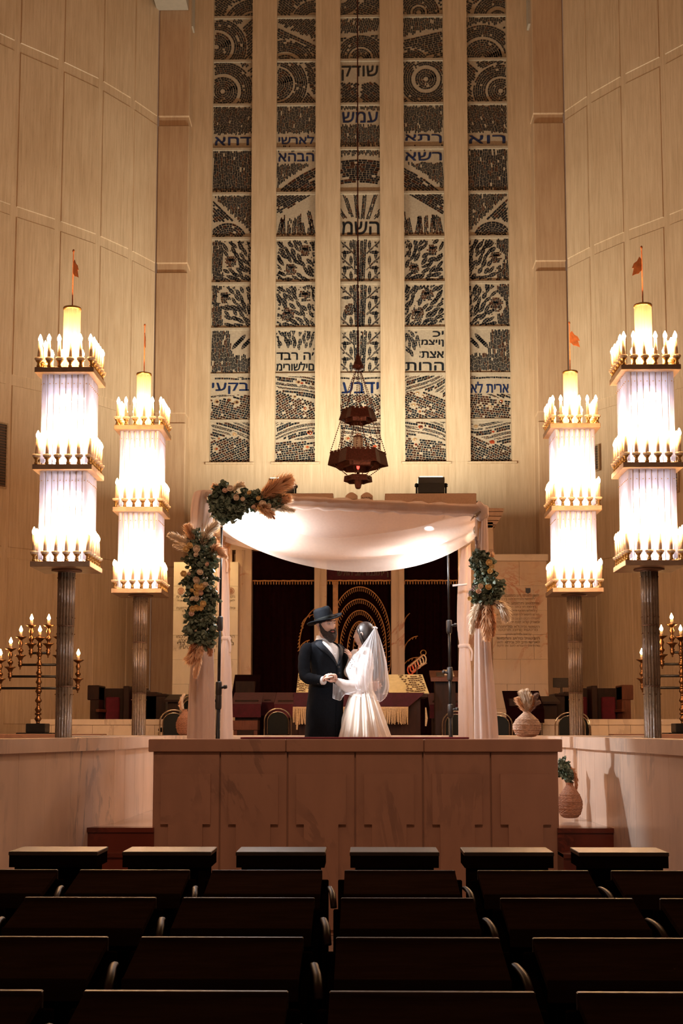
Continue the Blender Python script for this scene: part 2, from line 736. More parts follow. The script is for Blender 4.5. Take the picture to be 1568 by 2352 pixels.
ZB = at(361, 268, YP).z
LW = side_poly([(361, 268.4), (300, 225.9), (226.7, 181.7), (134.9, 137.8), (33.9, 94)], ZB)
RW = side_poly([(1296.5, 257), (1356.9, 216), (1435.8, 170.8), (1526.9, 125.7)], at(1296.5, 257, YP).z)
ZTOP = 21.0
BH, BP = .203, 3.387


def build_side(name, pts, zb, sgn):
    base = MB()
    pan = MB()
    for i in range(len(pts) - 1):
        a, b = pts[i], pts[i + 1]
        d = (b - a); L = d.length; d.normalize()
        n = Vector((-d.y, d.x, 0)) * (1 if sgn < 0 else -1)    # into the room
        if n.x * sgn > 0:
            n = -n
        # base wall, .4 thick
        p = [a, b, b - n * .4, a - n * .4]
        base.add([(q.x, q.y, 0) for q in p] + [(q.x, q.y, ZTOP) for q in p],
                 [(0, 1, 5, 4), (1, 2, 6, 5), (2, 3, 7, 6), (3, 0, 4, 7), (3, 2, 1, 0), (4, 5, 6, 7)])
        k = -2
        while True:
            z1 = zb - BP * k
            z0 = z1 - BP
            lo, hi = max(z0, .0), z1 - BH if True else z1
            # panel between upper line of the lower band and lower line of the upper band
            lo = max(z0, 0.0)
            if hi <= .3:
                break
            s0, s1 = .004, L - .13
            o = .016
            c = .012
            q0, q1 = a + d * s0, a + d * s1
            i0, i1 = a + d * (s0 + c), a + d * (s1 - c)
            vs = [(q0.x, q0.y, lo), (q1.x, q1.y, lo), (q1.x, q1.y, hi), (q0.x, q0.y, hi)]
            j = [i0 + n * o, i1 + n * o]
            vs += [(j[0].x, j[0].y, lo + c), (j[1].x, j[1].y, lo + c), (j[1].x, j[1].y, hi - c), (j[0].x, j[0].y, hi - c)]
            pan.add(vs, [(4, 5, 6, 7), (0, 1, 5, 4), (1, 2, 6, 5), (2, 3, 7, 6), (3, 0, 4, 7)])
            k += 1
    base.merge(pan)
    return struct(name, base, 'travertine')


build_side('wall_left', LW, ZB, -1)
build_side('wall_right', RW, at(1296.5, 257, YP).z, 1)


def wall_hit(px, py, poly):
    a, b = at(px, py, 10), at(px, py, 30)
    for i in range(len(poly) - 1):
        p, q = poly[i], poly[i + 1]
        rx, ry = b.x - a.x, b.y - a.y
        sx, sy = q.x - p.x, q.y - p.y
        den = rx * sy - ry * sx
        if abs(den) < 1e-9:
            continue
        t = ((p.x - a.x) * sy - (p.y - a.y) * sx) / den
        u = ((p.x - a.x) * ry - (p.y - a.y) * rx) / den
        if 0 <= u <= 1.0001 and t > 0:
            d = Vector((sx, sy, 0)).normalized()
            return a + (b - a) * t, d
    return at(px, py, 24), Vector((1, 0, 0))


# ---- piers
def pier(name, x0, x1):
    m = MB()
    zb = ZB
    m.box(x0 + .02, x1 - .02, YP + .04, YW + .35, 0, ZTOP)
    for k in range(-2, 6):
        z1 = zb - BP * k - BH
        z0 = max(zb - BP * (k + 1), 0)
        if z1 > .2:
            m.box(x0, x1, YP, YW + .3, z0, z1, .02)
    return struct(name, m, 'travertine_pier')


pl0, pl1 = at(361, 400, YP).x, at(433, 400, YP).x
pr0, pr1 = at(1226, 400, YP).x, at(1297, 400, YP).x
pier('pillar_left', pl0, pl1)
pier('pillar_right', pr0, pr1)

# ---- window wall
WX = []
for a, b in ((483, 578.5), (631, 726), (779, 875), (926, 1023), (1074, 1171.5)):
    WX.append((at(a, 560, YW).x, at(b, 560, YW).x))
ZS = at(478, 1062, YW).z
wall = MB()
xs = [pl0] + [x for w in WX for x in w] + [pr1]
for i in range(0, len(xs), 2):
    wall.box(xs[i], xs[i + 1], YW, YW + .5, ZS - .001, ZTOP)
wall.box(pl0, pr1, YW, YW + .5, 0, ZS)
struct('wall_back', wall, 'travertine')

PZ = [ZS, at(784, 962, YW).z]
while PZ[-1] < 18.9:
    PZ.append(PZ[-1] + 1.0536)
YM = YW + .17     # face of the mosaic slabs


class Pan:
    """one window's mosaic: bits of glass set in cement, gathered by colour"""

    def __init__(s):
        s.mb = {k: MB() for k in ('glass_dark', 'glass_brown', 'glass_blue', 'glass_red', 'glass_tan')}

    def poly(s, pts, mat='glass_dark'):
        y = YM - .004
        s.mb[mat].add([(p[0], y, p[1]) for p in pts], [tuple(range(len(pts)))])


def in_rect(p, r):
    return r[0] <= p[0] <= r[1] and r[2] <= p[1] <= r[3]


def chips(P, rect, fmap, test, trange, krange, rh, ln, rg, gap=.012, brown=.12, hs=None, mat=None):
    """rows of chips along the curves fmap(t,k)"""
    k = krange[0]
    ki = 0
    while k < krange[1]:
        h = hs[ki % len(hs)][0] if hs else rh
        l0 = hs[ki % len(hs)][1] if hs else ln
        ki += 1
        if l0 <= 0:
            k += h
            continue
        t = trange[0] + rg.random() * l0
        while t < trange[1]:
            l = l0 * rg.uniform(.65, 1.4)
            g = gap * .36
            c = [fmap(t + g, k + g), fmap(t + l - g, k + g), fmap(t + l - g, k + h - g), fmap(t + g, k + h - g)]
            t += l
            if l < gap * 1.4 or h < gap * 1.1:
                continue
            jx, jz = rg.uniform(-.003, .003), rg.uniform(-.003, .003)
            mid = (sum(q[0] for q in c) / 4, sum(q[1] for q in c) / 4)
            ok = in_rect(mid, rect) and test(mid) and sum(1 for q in c if test(q)) >= 3
            c = [(min(max(q[0], rect[0]), rect[1]), min(max(q[1], rect[2]), rect[3])) for q in c]
            if ok and (max(q[0] for q in c) - min(q[0] for q in c) < .012 or max(q[1] for q in c) - min(q[1] for q in c) < .012):
                ok = False
            if ok and rg.random() > .03:
                m = mat or ('glass_brown' if rg.random() < brown else 'glass_dark')
                P.poly([(q[0] + jx, q[1] + jz) for q in c], m)
        k += h


def f_line(cx, cz, a):
    ca, sa = math.cos(a), math.sin(a)
    return lambda t, k: (cx + t * ca - k * sa, cz + t * sa + k * ca)


def f_arc(cx, cz, r0):
    return lambda t, k: (cx + (r0 + k) * math.cos(t / r0), cz + (r0 + k) * math.sin(t / r0))


def f_wave(x0, z0, A, w, ph, sl):
    return lambda t, k: (x0 + t, z0 + k + A * math.sin(w * t + ph) + sl * t)


def leaf(P, x, z, L, W, a, rg, gap=.009, keep=None):
    gap *= .8
    ca, sa = math.cos(a), math.sin(a)
    n = max(3, int(L / .05))
    wd = lambda t: W * math.sin(pi * min(max(t, 0), 1)) ** .8
    mp = lambda t, s: (x + t * L * ca - s * sa, z + t * L * sa + s * ca)
    for sgn in (1, -1):
        for i in range(n):
            t0, t1 = i / n + gap / L * .5, (i + 1) / n - gap / L * .5
            q = [mp(t0, sgn * gap * .5), mp(t1, sgn * gap * .5), mp(t1, sgn * max(wd(t1), gap)), mp((t0 + t1) / 2, sgn * wd((t0 + t1) / 2) * 1.02), mp(t0, sgn * max(wd(t0), gap))]
            if keep is None or all(in_rect(p, keep) for p in q):
                P.poly(q)


def stone(P, x, z, r, rg):
    n = 9
    pts = [(x + r * rg.uniform(.7, 1.15) * math.cos(2 * pi * i / n), z + r * .8 * rg.uniform(.7, 1.15) * math.sin(2 * pi * i / n)) for i in range(n)]
    P.poly(pts, rg.choice(['glass_tan', 'glass_red', 'glass_tan']))
    y = YM - .02
    m = P.mb[rg.choice(['glass_tan', 'glass_red', 'glass_brown'])]
    m.ball((x + r * .15, YM, z), r * .55, 7, 5, 1, .5, .8)


def heb(P, s, x0, x1, z0, z1, mat='glass_dark', bold=.03):
    for dx, dz in ((0, 0), (.007, .002), (-.007, -.002), (0, .006)):
        m, w, h = textmb(s, 0)
        for v in m.v:
            v.x, v.y, v.z = x0 + v.x / w * (x1 - x0) + dx, YM - .006 - dx * .1 - dz * .2, z0 + v.y / h * (z1 - z0) + dz
        P.mb[mat].merge(m)


def panel(P, s, r, x0, x1, z0, z1):
    """s: strip 0..4, r: row from the bottom"""
    rg = random.Random(100 * s + r + 5)
    w, h = x1 - x0, z1 - z0
    mg = .012
    rect = (x0 + mg, x1 - mg, z0 + mg + .015, z1 - mg - .022)
    cx, cz = (x0 + x1) / 2, (z0 + z1) / 2
    blocks = []          # areas kept free: callables p -> True if free to use

    def test0(p):
        return all(b(p) for b in blocks)

    def off_circle(a, b, rr):
        return lambda p: (p[0] - a) ** 2 + (p[1] - b) ** 2 > rr * rr

    def in_circle(a, b, rr):
        return lambda p: (p[0] - a) ** 2 + (p[1] - b) ** 2 < rr * rr

    def above(zz):
        return lambda p: p[1] > zz

    def below(zz):
        return lambda p: p[1] < zz
    big = (-1.8, 1.8)
    sym = (-1 if s < 2 else 1)
    if r in (0, 1):
        if r == 1 and s in (0, 2, 4):
            word = {0: 'יעקב', 2: 'עבדי', 4: 'אל תירא'}[s]
            zt = z0 + h * .58
            heb(P, word, x0 + .04, x1 - .05, zt, zt + .25, 'glass_blue', .02)
            chips(P, (rect[0], rect[1], z1 - .12, z1 - .05), f_wave(x0, z1 - .11, .008, 7, s, 0), lambda p: True, (0, w), (0, .05), .045, .045, rg)
            rect = (rect[0], rect[1], rect[2], zt - .02)
        for i in range(4 if r == 1 else 3):
            a, b, rr = rg.uniform(x0 + .1, x1 - .1), rg.uniform(z0 + .12, rect[3] - .08), rg.uniform(.035, .065)
            stone(P, a, b, rr, rg)
            blocks.append(off_circle(a, b, rr + .01))
        A, wv, ph, sl = rg.uniform(.05, .12), rg.uniform(2.5, 4.5), rg.uniform(0, 6), rg.uniform(-.7, .7)
        A2, w2, p2, s2 = rg.uniform(.04, .1), rg.uniform(3, 4), rg.uniform(0, 6), rg.uniform(-.4, .4)
        g1 = lambda p: p[1] - (cz + A2 * math.sin(w2 * (p[0] - x0) + p2) + s2 * (p[0] - cx) + .05)
        pat = [(.022, .055), (.022, .055), (.022, .055), (.03, 0), (.052, .05), (.052, .05), (.022, 0), (.022, .06), (.022, .05), (.03, 0)]
        chips(P, rect, f_wave(x0, z0 - .9, A, wv, ph, sl), lambda p: test0(p) and g1(p) > .012, (0, w), (0, 2.6), 0, 0, rg, .009, .3, pat)
        ang = rg.uniform(-.6, .6)
        chips(P, rect, f_line(cx, cz, ang), lambda p: test0(p) and g1(p) < -.012, big, big, .05, .056, rg, .014, .4)
        return
    if r == 2:
        if s in (1, 3):
            lines = [('דבר ה׳', .30, .47), ('מירושלים', .06, .26)] if s == 1 else [('כי', .80, .93), ('מציון', .58, .74), ('תצא', .33, .48), ('תורה', .05, .24)]
            for j, (t, a, b) in enumerate(lines):
                xa = x0 + .03 if (s == 1 or j == 3) else x0 + w * (.42 if j else .7)
                heb(P, t, xa, x1 - .04, z0 + h * a + .01, z0 + h * b, 'glass_dark', .02)
            if s == 1:
                rect = (rect[0], rect[1], z0 + h * .5, rect[3])
            else:
                rect = (rect[0], x0 + w * .40, z0 + h * .3, rect[3])
            for i in range(220):
                a, b = rg.uniform(rect[0], rect[1]), rg.uniform(rect[2], rect[3])
                if all((a - q[0]) ** 2 + (b - q[1]) ** 2 > .088 ** 2 for q in blocks):
                    blocks.append((a, b))
                    leaf(P, a, b, rg.uniform(.15, .22), rg.uniform(.03, .045), math.atan2(.2 + b - z0, (a - cx)) + rg.uniform(-.4, .4), rg, .008, rect)
            return
        if s == 2:
            tree(P, rect, cx, z0, rg)
            return
        a0 = R(90) + rg.uniform(-.12, .12)
        g = lambda p: (p[0] - cx) * sym + .12 - (p[1] - z0) * .15
        chips(P, rect, f_line(cx, cz, a0), lambda p: g(p) > .01 or p[1] < z0 + h * .45, big, big, .034, .09, rg, .011, .15)
        for i in range(5):
            leaf(P, cx - sym * (.02 + .07 * i), z0 + h * (.55 + .07 * (i % 3)), .26, .045, R(90) + sym * .7, rg, .009, rect)
        return
    if r in (3, 4):
        if s == 2:
            tree(P, rect, cx, z0, rg, fruit=(r == 3))
            return
        org = (cx + (0.75 if s < 2 else -.75), z0 - .3)
        nf = 1 if s in (0, 4) else 2
        for i in range(nf):
            a, b = rg.uniform(x0 + .2, x1 - .2), z0 + h * (.3 + .42 * i if nf > 1 else rg.uniform(.35, .7))
            rr = rg.uniform(.14, .17)
            chips(P, rect, f_line(a, b, rg.uniform(-.1, .1)), in_circle(a, b, rr), (-.2, .2), (-.2, .2), .036, .05, rg, .010, .6)
            P.poly([(a - .06, b + .02), (a + .06, b + .02), (a + .06, b + .07), (a - .06, b + .07)])
            blocks.append((a, b, rr + .05))
        if s in (0, 4):
            bx = x0 + .18 if s == 0 else x1 - .3
            chips(P, rect, f_line(cx, cz, R(90) + .05 * sym), lambda p: (p[0] < x0 + .26 if s == 0 else p[0] > x1 - .3) and all((p[0] - q[0]) ** 2 + (p[1] - q[1]) ** 2 > q[2] ** 2 for q in blocks), big, big, .034, .08, rg, .010, .15)
        for i in range(420):
            a, b = rg.uniform(rect[0], rect[1]), rg.uniform(rect[2], rect[3])
            if s == 0 and a < x0 + .3 or s == 4 and a > x1 - .34:
                continue
            if all((a - q[0]) ** 2 + (b - q[1]) ** 2 > q[2] ** 2 for q in blocks):
                blocks.append((a, b, .098))
                L = rg.uniform(.17, .27)
                an = math.atan2(b - org[1], a - org[0]) + rg.uniform(-.35, .35)
                leaf(P, a - L / 2 * math.cos(an), b - L / 2 * math.sin(an), L, rg.uniform(.034, .052), an, rg, .008, rect)
        for i in range(60):
            a, b = rg.uniform(rect[0], rect[1]), rg.uniform(rect[2], rect[3])
            if all((a - q[0]) ** 2 + (b - q[1]) ** 2 > (q[2] * .75) ** 2 for q in blocks) and in_rect((a + .03, b + .03), rect):
                P.poly([(a, b), (a + .035, b + .01), (a + .012, b + .032)])
                blocks.append((a, b, .05))
        return
    if r == 5 and s == 2:
        heb(P, 'משה', x0 + .05, x1 - .03, z0 + .06, z0 + .36, 'glass_dark', .02)
        rect = (rect[0], rect[1], z0 + .42, rect[3])
        for i, a in enumerate((-.75, -.4, -.12, .12, .4, .75)):
            chips(P, rect, f_line(cx + a * .42, z0 + .4, R(90) - a * .75), lambda p: True, (0, .75), (-.045, .045), .03, .07, rg, .009, .2)
        return
    if r == 4 or r == 5:
        if s in (0, 4):
            g1 = lambda p: (p[1] - cz) - sym * (p[0] - cx) * 1.0
            chips(P, rect, f_line(cx, cz, R(90) - .03), lambda p: g1(p) > .025, big, big, .033, .07, rg, .010, .15)
            g2 = in_circle(cx + sym * .1, z0 - .1, .5)
            chips(P, rect, f_line(cx, cz, R(45) * sym), lambda p: g1(p) < -.025 and not g2(p), big, big, .05, .07, rg, .011, .15)
            chips(P, rect, f_arc(cx + sym * .1, z0 - .1, .3), lambda p: g1(p) < -.025 and in_circle(cx + sym * .1, z0 - .1, .46)(p), (0, 1.0), (-.2, .16), .05, .06, rg, .011, .15)
            return
        sl = (.62 if s < 2 else -.62)
        g1 = lambda p: (p[1] - (z1 - .3)) - sl * (p[0] - cx)
        chips(P, rect, f_line(cx, cz, math.atan(sl)), lambda p: g1(p) > .02, big, big, .045, .07, rg, .010, .15)
        for i in range(8):
            a = x0 + .06 + .115 * i
            L = rg.uniform(.3, .6)
            an = R(90) + rg.uniform(-.3, .3)
            chips(P, rect, f_line(a, z0 + .03, an), lambda p: g1(p) < -.05, (0, L), (-.045, .045), .033, .07, rg, .010, .35)
        return
    # upper rows: big arch in rows 6 and 7, letters in the band of row 7, then slanting and curved rows
    acx, acz = 0.0, PZ[5] - .75
    if r in (6, 7) and s in (1, 2, 3):
        inn = lambda p: 1.05 + (1.0 if r == 6 else 1.0) < math.hypot(p[0] - acx, p[1] - acz) < 2.62
        lt = lambda p: True
        if r == 7 or s != 2:
            if r == 7:
                lz = z0 + h * (.08 if s != 2 else .55)
        word = {(6, 1): 'אהבה', (6, 3): 'אשר', (7, 1): 'ישראל', (7, 2): 'שמע', (7, 3): 'אתך'}.get((r, s))
        zl0, zl1 = (z0 + .74, z0 + .93) if r == 6 else ((z0 + .10, z0 + .30) if s != 2 else (z0 + .60, z0 + .85))
        if word:
            heb(P, word, x0 + .05, x1 - .05, zl0, zl1, 'glass_blue', .02)
            lt = lambda p: p[1] < zl0 - .03 or p[1] > zl1 + .03
        chips(P, rect, f_arc(acx, acz, 2.0), lambda p: inn(p) and lt(p), (0, 2 * pi), (-.9, .62), .05, .075, rg, .011, .15)
        chips(P, rect, f_line(cx, cz, R(90) + sym * .06), lambda p: math.hypot(p[0] - acx, p[1] - acz) > 2.68 and lt(p), big, big, .034, .075, rg, .011, .15)
        return
    if r == 7 and s in (0, 4):
        zl = z0 + .08
        heb(P, 'אחד' if s == 0 else 'אור', x0 + .05, x1 - .05, zl, zl + .19, 'glass_blue', .02)
        chips(P, rect, f_line(cx, cz, R(90) + sym * .3), lambda p: p[1] > zl + .24, big, big, .032, .07, rg, .010, .15)
        return
    if r == 6:
        chips(P, rect, f_line(cx, cz, R(90) + sym * .05), lambda p: True, big, big, .04, .085, rg, .011, .15)
        for i in range(3):
            pass
        return
    if r == 8 and s == 2:
        heb(P, 'קדוש', x0 + .04, x1 - .04, z0 + .55, z0 + .9, 'glass_dark', .02)
        chips(P, rect, f_line(cx, cz, R(38)), lambda p: p[1] < z0 + .5 and p[0] < cx - .02, big, big, .05, .08, rg)
        chips(P, rect, f_line(cx, cz, R(-38)), lambda p: p[1] < z0 + .5 and p[0] > cx + .02, big, big, .05, .08, rg)
        return
    # generic composition: one arc and one slanting cut
    ax, az, ar = cx + rg.uniform(-.5, .5), z0 + rg.uniform(-.3, .6), rg.uniform(.45, .8)
    an = rg.uniform(-.9, .9)
    g1 = lambda p: math.hypot(p[0] - ax, p[1] - az) - ar
    g2 = lambda p: (p[0] - cx) * math.sin(an) - (p[1] - cz) * math.cos(an) + .1
    chips(P, rect, f_arc(ax, az, ar), lambda p: abs(g1(p) + .135) < .15, (0, 2 * pi * ar), (-.27, 0), .048, .07, rg, .013, .1)
    chips(P, rect, f_line(cx, cz, an), lambda p: g1(p) > .03 and g2(p) > .02, big, big, .05, .08, rg, .015, .1)
    chips(P, rect, f_line(cx, cz, an + R(70)), lambda p: g1(p) > .03 and g2(p) < -.02, big, big, .042, .08, rg, .013, .1)
    chips(P, rect, f_arc(ax, az, .3), lambda p: g1(p) < -.305, (0, 2), (-.25, .6), .05, .06, rg, .014, .1)


def tree(P, rect, cx, z0, rg, fruit=False):
    for a in (-.07, -.025, .03, .075):
        chips(P, rect, f_line(cx + a, z0, R(90) - a * .8), lambda p: True, (0, 1.1), (-.018, .018), .034, .06, rg, .008, .1)
    bl = []
    if fruit:
        a, b = cx - .24, z0 + .42
        chips(P, rect, f_line(a, b, 0), lambda p: (p[0] - a) ** 2 + (p[1] - b) ** 2 < .145 ** 2, (-.2, .2), (-.2, .2), .034, .05, rg, .009, .6)
        bl.append((a, b, .24))
    for sg in (-1, 1):
        for j in range(3):
            b0 = z0 - .1 + j * .36
            chips(P, rect, f_wave(cx + (.12 if sg > 0 else 0), b0, 0, 1, 0, 0) if False else (lambda t, k, sg=sg, b0=b0: (cx + sg * (.12 + t * .8), b0 + k + t * .75)),
                  lambda p: all((p[0] - q[0]) ** 2 + (p[1] - q[1]) ** 2 > q[2] ** 2 for q in bl[:1]) if fruit else True, (0, .6), (0, .05), .026, .06, rg, .008, .1)
            for t in (.1, .28, .46):
                for up in (1, -1):
                    a, b = cx + sg * (.12 + t * .8), b0 + t * .75 + (.06 if up > 0 else -.0)
                    if fruit and (a - bl[0][0]) ** 2 + (b - bl[0][1]) ** 2 < bl[0][2] ** 2:
                        continue
                    an = math.atan2(.75, .8) + up * .75
                    if sg < 0:
                        an = pi - an
                    leaf(P, a, b, .23, .038, an, rg, .007, rect)


for s, (x0, x1) in enumerate(WX):
    n = s + 1
    slab = MB()
    top = PZ[-1]
    slab.box(x0 - .02, x1 + .02, YM, YM + .12, ZS - .02, ZTOP)
    w = struct('window_%d' % n, slab, 'cast_cement')
    P = Pan()
    for r in range(len(PZ) - 1):
        panel(P, s, r, x0 + .015, x1 - .015, PZ[r] + (.02 if r else .0), PZ[r + 1])
    for k, (mat, nmz) in {'glass_dark': ('glass_dark', 'glass_pane'), 'glass_brown': ('glass_brown', 'brown_glass_pane'), 'glass_blue': ('glass_blue', 'blue_glass_pane'),
                          'glass_red': ('glass_red', 'red_glass_stone'), 'glass_tan': ('glass_tan', 'tan_glass_stone')}.items():
        if P.mb[k].v:
            obj(nmz, P.mb[k], mat, w)
    bars = MB()
    for r in range(1, len(PZ)):
        bars.box(x0 - .01, x1 + .01, YM - .045, YM + .02, PZ[r] - .03, PZ[r] + .025)
    obj('window_bar', bars, 'cast_cement', w)
    sill = MB().box(x0 - .06, x1 + .08, YW - .05, YM, ZS - .055, ZS - .005, .006)
    obj('window_sill', sill, 'travertine', w)
    jm = MB()
    jm.box(x0 - .001, x0 + .02, YW + .002, YM, ZS, ZTOP)
    jm.box(x1 - .02, x1 + .001, YW + .002, YM, ZS, ZTOP)
    obj('window_frame', jm, 'travertine', w)

# light troughs at the head of the piers
for i, (a, b) in enumerate(((361, 433), (1228, 1297))):
    if i == 0:
        t = MB().box(at(a, 4, YP).x, at(b, 4, YP).x, YP - .5, YP - .01, at(a, 7, YP - .3).z, ZTOP - 2)
        struct('trim_1', t, 'fixture_white')
xa, xb = at(437, 30, YP + .3).x, at(445, 30, YP + .3).x
struct('trim_2', MB().box(xa, xb, YP + .2, YW - .02, at(440, 66, YP + .3).z, ZTOP - 2), 'fixture_white')
xa, xb = at(1211, 30, YP + .3).x, at(1222, 30, YP + .3).x
struct('trim_3', MB().box(xa, xb, YP + .2, YW - .02, at(1215, 60, YP + .3).z, ZTOP - 2), 'fixture_white')

# vents in the side walls
def vent(px0, px1, py0, py1, poly, label):
    p, d = wall_hit(px0, py1, poly)
    q, _ = wall_hit(px1, py1, poly)
    t, _ = wall_hit(px0, py0, poly)
    L = max((Vector((q.x - p.x, q.y - p.y, 0))).length, .12)
    if d.x * (q.x - p.x) < 0:
        d = -d
    n = Vector((d.y, -d.x, 0))
    z0, z1 = p.z, t.z
    r = thing('wall_vent', label, 'vent', (p.x, p.y, z0))
    def bx(a, b, o0, o1, c, e):
        m = MB()
        P0, P1 = p + d * a, p + d * b
        pts = [P0 + n * o0, P1 + n * o0, P1 + n * o1, P0 + n * o1]
        m.add([(v.x, v.y, c) for v in pts] + [(v.x, v.y, e) for v in pts], [(0, 3, 2, 1), (4, 5, 6, 7), (0, 1, 5, 4), (1, 2, 6, 5), (2, 3, 7, 6), (3, 0, 4, 7)])
        return m
    obj('backing', bx(0, L, .036, .05, z0, z1), 'vent_dark', r)
    fr = bx(-.02, .01, .036, .07, z0, z1).merge(bx(L - .01, L + .02, .036, .07, z0, z1)).merge(bx(-.02, L + .02, .036, .07, z1, z1 + .03)).merge(bx(-.02, L + .02, .036, .07, z0 - .03, z0))
    obj('frame', fr, 'plate_pale', r)
    sl = MB()
    k = int((z1 - z0) / .055)
    for i in range(k):
        sl.merge(bx(.01, L - .01, .05, .066, z0 + i * .055 + .01, z0 + i * .055 + .03))
    obj('slats', sl, 'plate_bronze', r)


vent(-14, 9, 972, 1116, LW, 'dark slatted vent in the travertine wall, cut by the photo edge above the engraved words')
vent(1371, 1380, 1026, 1080, RW, 'small upright vent in the wall between the two glass tower lamps')
vent(1549, 1560, 1084, 1130, RW, 'small upright vent behind the tower lamp that the photo edge cuts off')
p, d = wall_hit(286, 1034, LW)
vent(278, 283, 1028, 1082, LW, 'narrow vent half hidden beside the glass tubes of the farther tower lamp')


# words cut into the wall
def wall_text(s, px0, px1, py0, py1, poly, name, label):
    p, d = wall_hit(px0, py1, poly)
    q, _ = wall_hit(px1, py1, poly)
    t, _ = wall_hit(px0, py0, poly)
    if d.x < 0:
        d = -d
    n = Vector((d.y, -d.x, 0))
    m, w, h = textmb(s, .004)
    L = (q - p).length
    H = t.z - p.z
    for v in m.v:
        u = v.x / w * L
        v.x, v.y, v.z = p.x + d.x * u + n.x * .024, p.y + d.y * u + n.y * .042, p.z + v.y / h * H
    o = obj(name, m, 'engraved_soft')
    tag(o, label, 'inscription')
    return o


wall_text('וחללי צה״ל וכוחות הביטחון מוקדשת ע״י', -150, 71, 1256, 1268, LW, 'hebrew_inscription', 'line of Hebrew letters fixed to the travertine wall above the English words')
wall_text('In memory of the fallen of the IDF and all Security Forces', -205, 88, 1268, 1283, LW, 'english_inscription', 'line of English words on the travertine wall ending in Security Forces')
# ================================================================ floors, platform, low walls, stairs
ZP = .83           # platform
ZE = 1.52          # top of the marble parapet
ZST = 1.05         # stage floor behind
struct('ceiling', MB().box(-11, 11, 2, 30, 21, 21.3), 'travertine')
fl = MB().box(-9, 9, -3, 30, -.2, 0)
struct('floor', fl, 'floor_marble')


def px_x(px, Y, py=1690):
    return at(px, py, Y).x


D0 = 10.0
BX0, BX1 = px_x(350, D0, 1800), px_x(1283, D0, 1800)
# ---- raised platform, landing and stage (built-in masonry)
pf = MB()
pf.box(-2.3, 2.35, 10.06, 15.4, .0, ZP)
pf.box(-6.5, -2.3, 11.0, 15.4, .0, ZP).box(2.35, 6.5, 11.0, 15.4, .0, ZP)
struct('floor_platform', pf, 'floor_marble')
sg = MB().box(-6.5, 6.5, 15.4, 26.5, 0, ZST)
sg.box(-6.5, -3.0, 20.3, 26.5, ZST, 1.32).box(3.0, 6.5, 20.3, 26.5, ZST, 1.32)
struct('floor_stage', sg, 'floor_marble')

# stairs at both ends of the parapet
for i, (a, b, lab) in enumerate(((-2.45, BX0 + .02, 'dark red marble steps beside the menorah end of the platform'), (BX1 - .02, 2.25, 'x'))):
    st = MB()
    for k in range(4):
        z1 = ZP - .17 * (k + 1) + .0
        y1 = D0 - .30 * (k)
        st.box(a, b, y1 - .30, D0 + .05, 0 if k == 3 else z1 - .17, z1 - .006)
        st.box(a, b, y1 - .32, y1 - .02, z1 - .03, z1)
    top = MB().box(a, b, D0 - .02, D0 + .05, ZP - .17, ZP - .03).box(a, b, D0 - .035, D0 + .1, ZP - .035, ZP + .001)
    st.merge(top)
    o = struct('floor_steps_%d' % (i + 1), st, 'red_marble')

# ---- marble parapet (six relief panels)
par = thing('marble_parapet', 'long pink marble parapet with six stepped relief panels below the wedding canopy', 'parapet', (0, D0, 0))
body = MB().box(BX0, BX1, D0 + .03, D0 + .32, 0, ZE - .10)
obj('base', body, 'pink_marble', par)
pw = (BX1 - BX0) / 6
for i in range(6):
    x0, x1 = BX0 + i * pw, BX0 + (i + 1) * pw
    m = MB().box(x0 + .004, x1 - .004, D0, D0 + .04, 0, ZE - .10, .006)
    o = obj('panel', m, 'pink_marble', par)
    c = (x0 + x1) / 2
    z1 = at(0, 1777, D0).z
    z2 = at(0, 1892, D0).z
    pts = [(c - .195, z1), (c - .195, z2), (c - .135, z2), (c - .135, .05), (c + .135, .05), (c + .135, z2), (c + .195, z2), (c + .195, z1)]
    mb = MB().prism_y(pts, D0 - .030, D0 + .001)
    obj('relief_panel', mb, 'pink_marble', o)
for i in range(3):
    x0 = BX0 - .03 + i * (BX1 - BX0 + .06) / 3
    x1 = BX0 - .03 + (i + 1) * (BX1 - BX0 + .06) / 3
    obj('coping', MB().box(x0, x1 - .003, D0 - .035, D0 + .36, ZE - .10, ZE, .006), 'pink_marble', par)

# back parapet of the platform and the edge wall of the stage
bk = MB().box(-3.05, 3.05, 13.7, 13.95, ZP, 1.43)
bk.box(-3.1, 3.1, 13.66, 14.0, 1.43, 1.53, .006)
struct('wall_front_stage', bk, 'cream_marble')
bk = MB()
for (a, b) in ((-6.4, -3.05), (3.05, 6.4)):
    bk.box(a, b, 15.2, 15.4, ZP, 1.45)
    bk.box(a, b, 15.15, 15.45, 1.45, 1.54, .006)
struct('wall_stage_edge', bk, 'pink_marble')


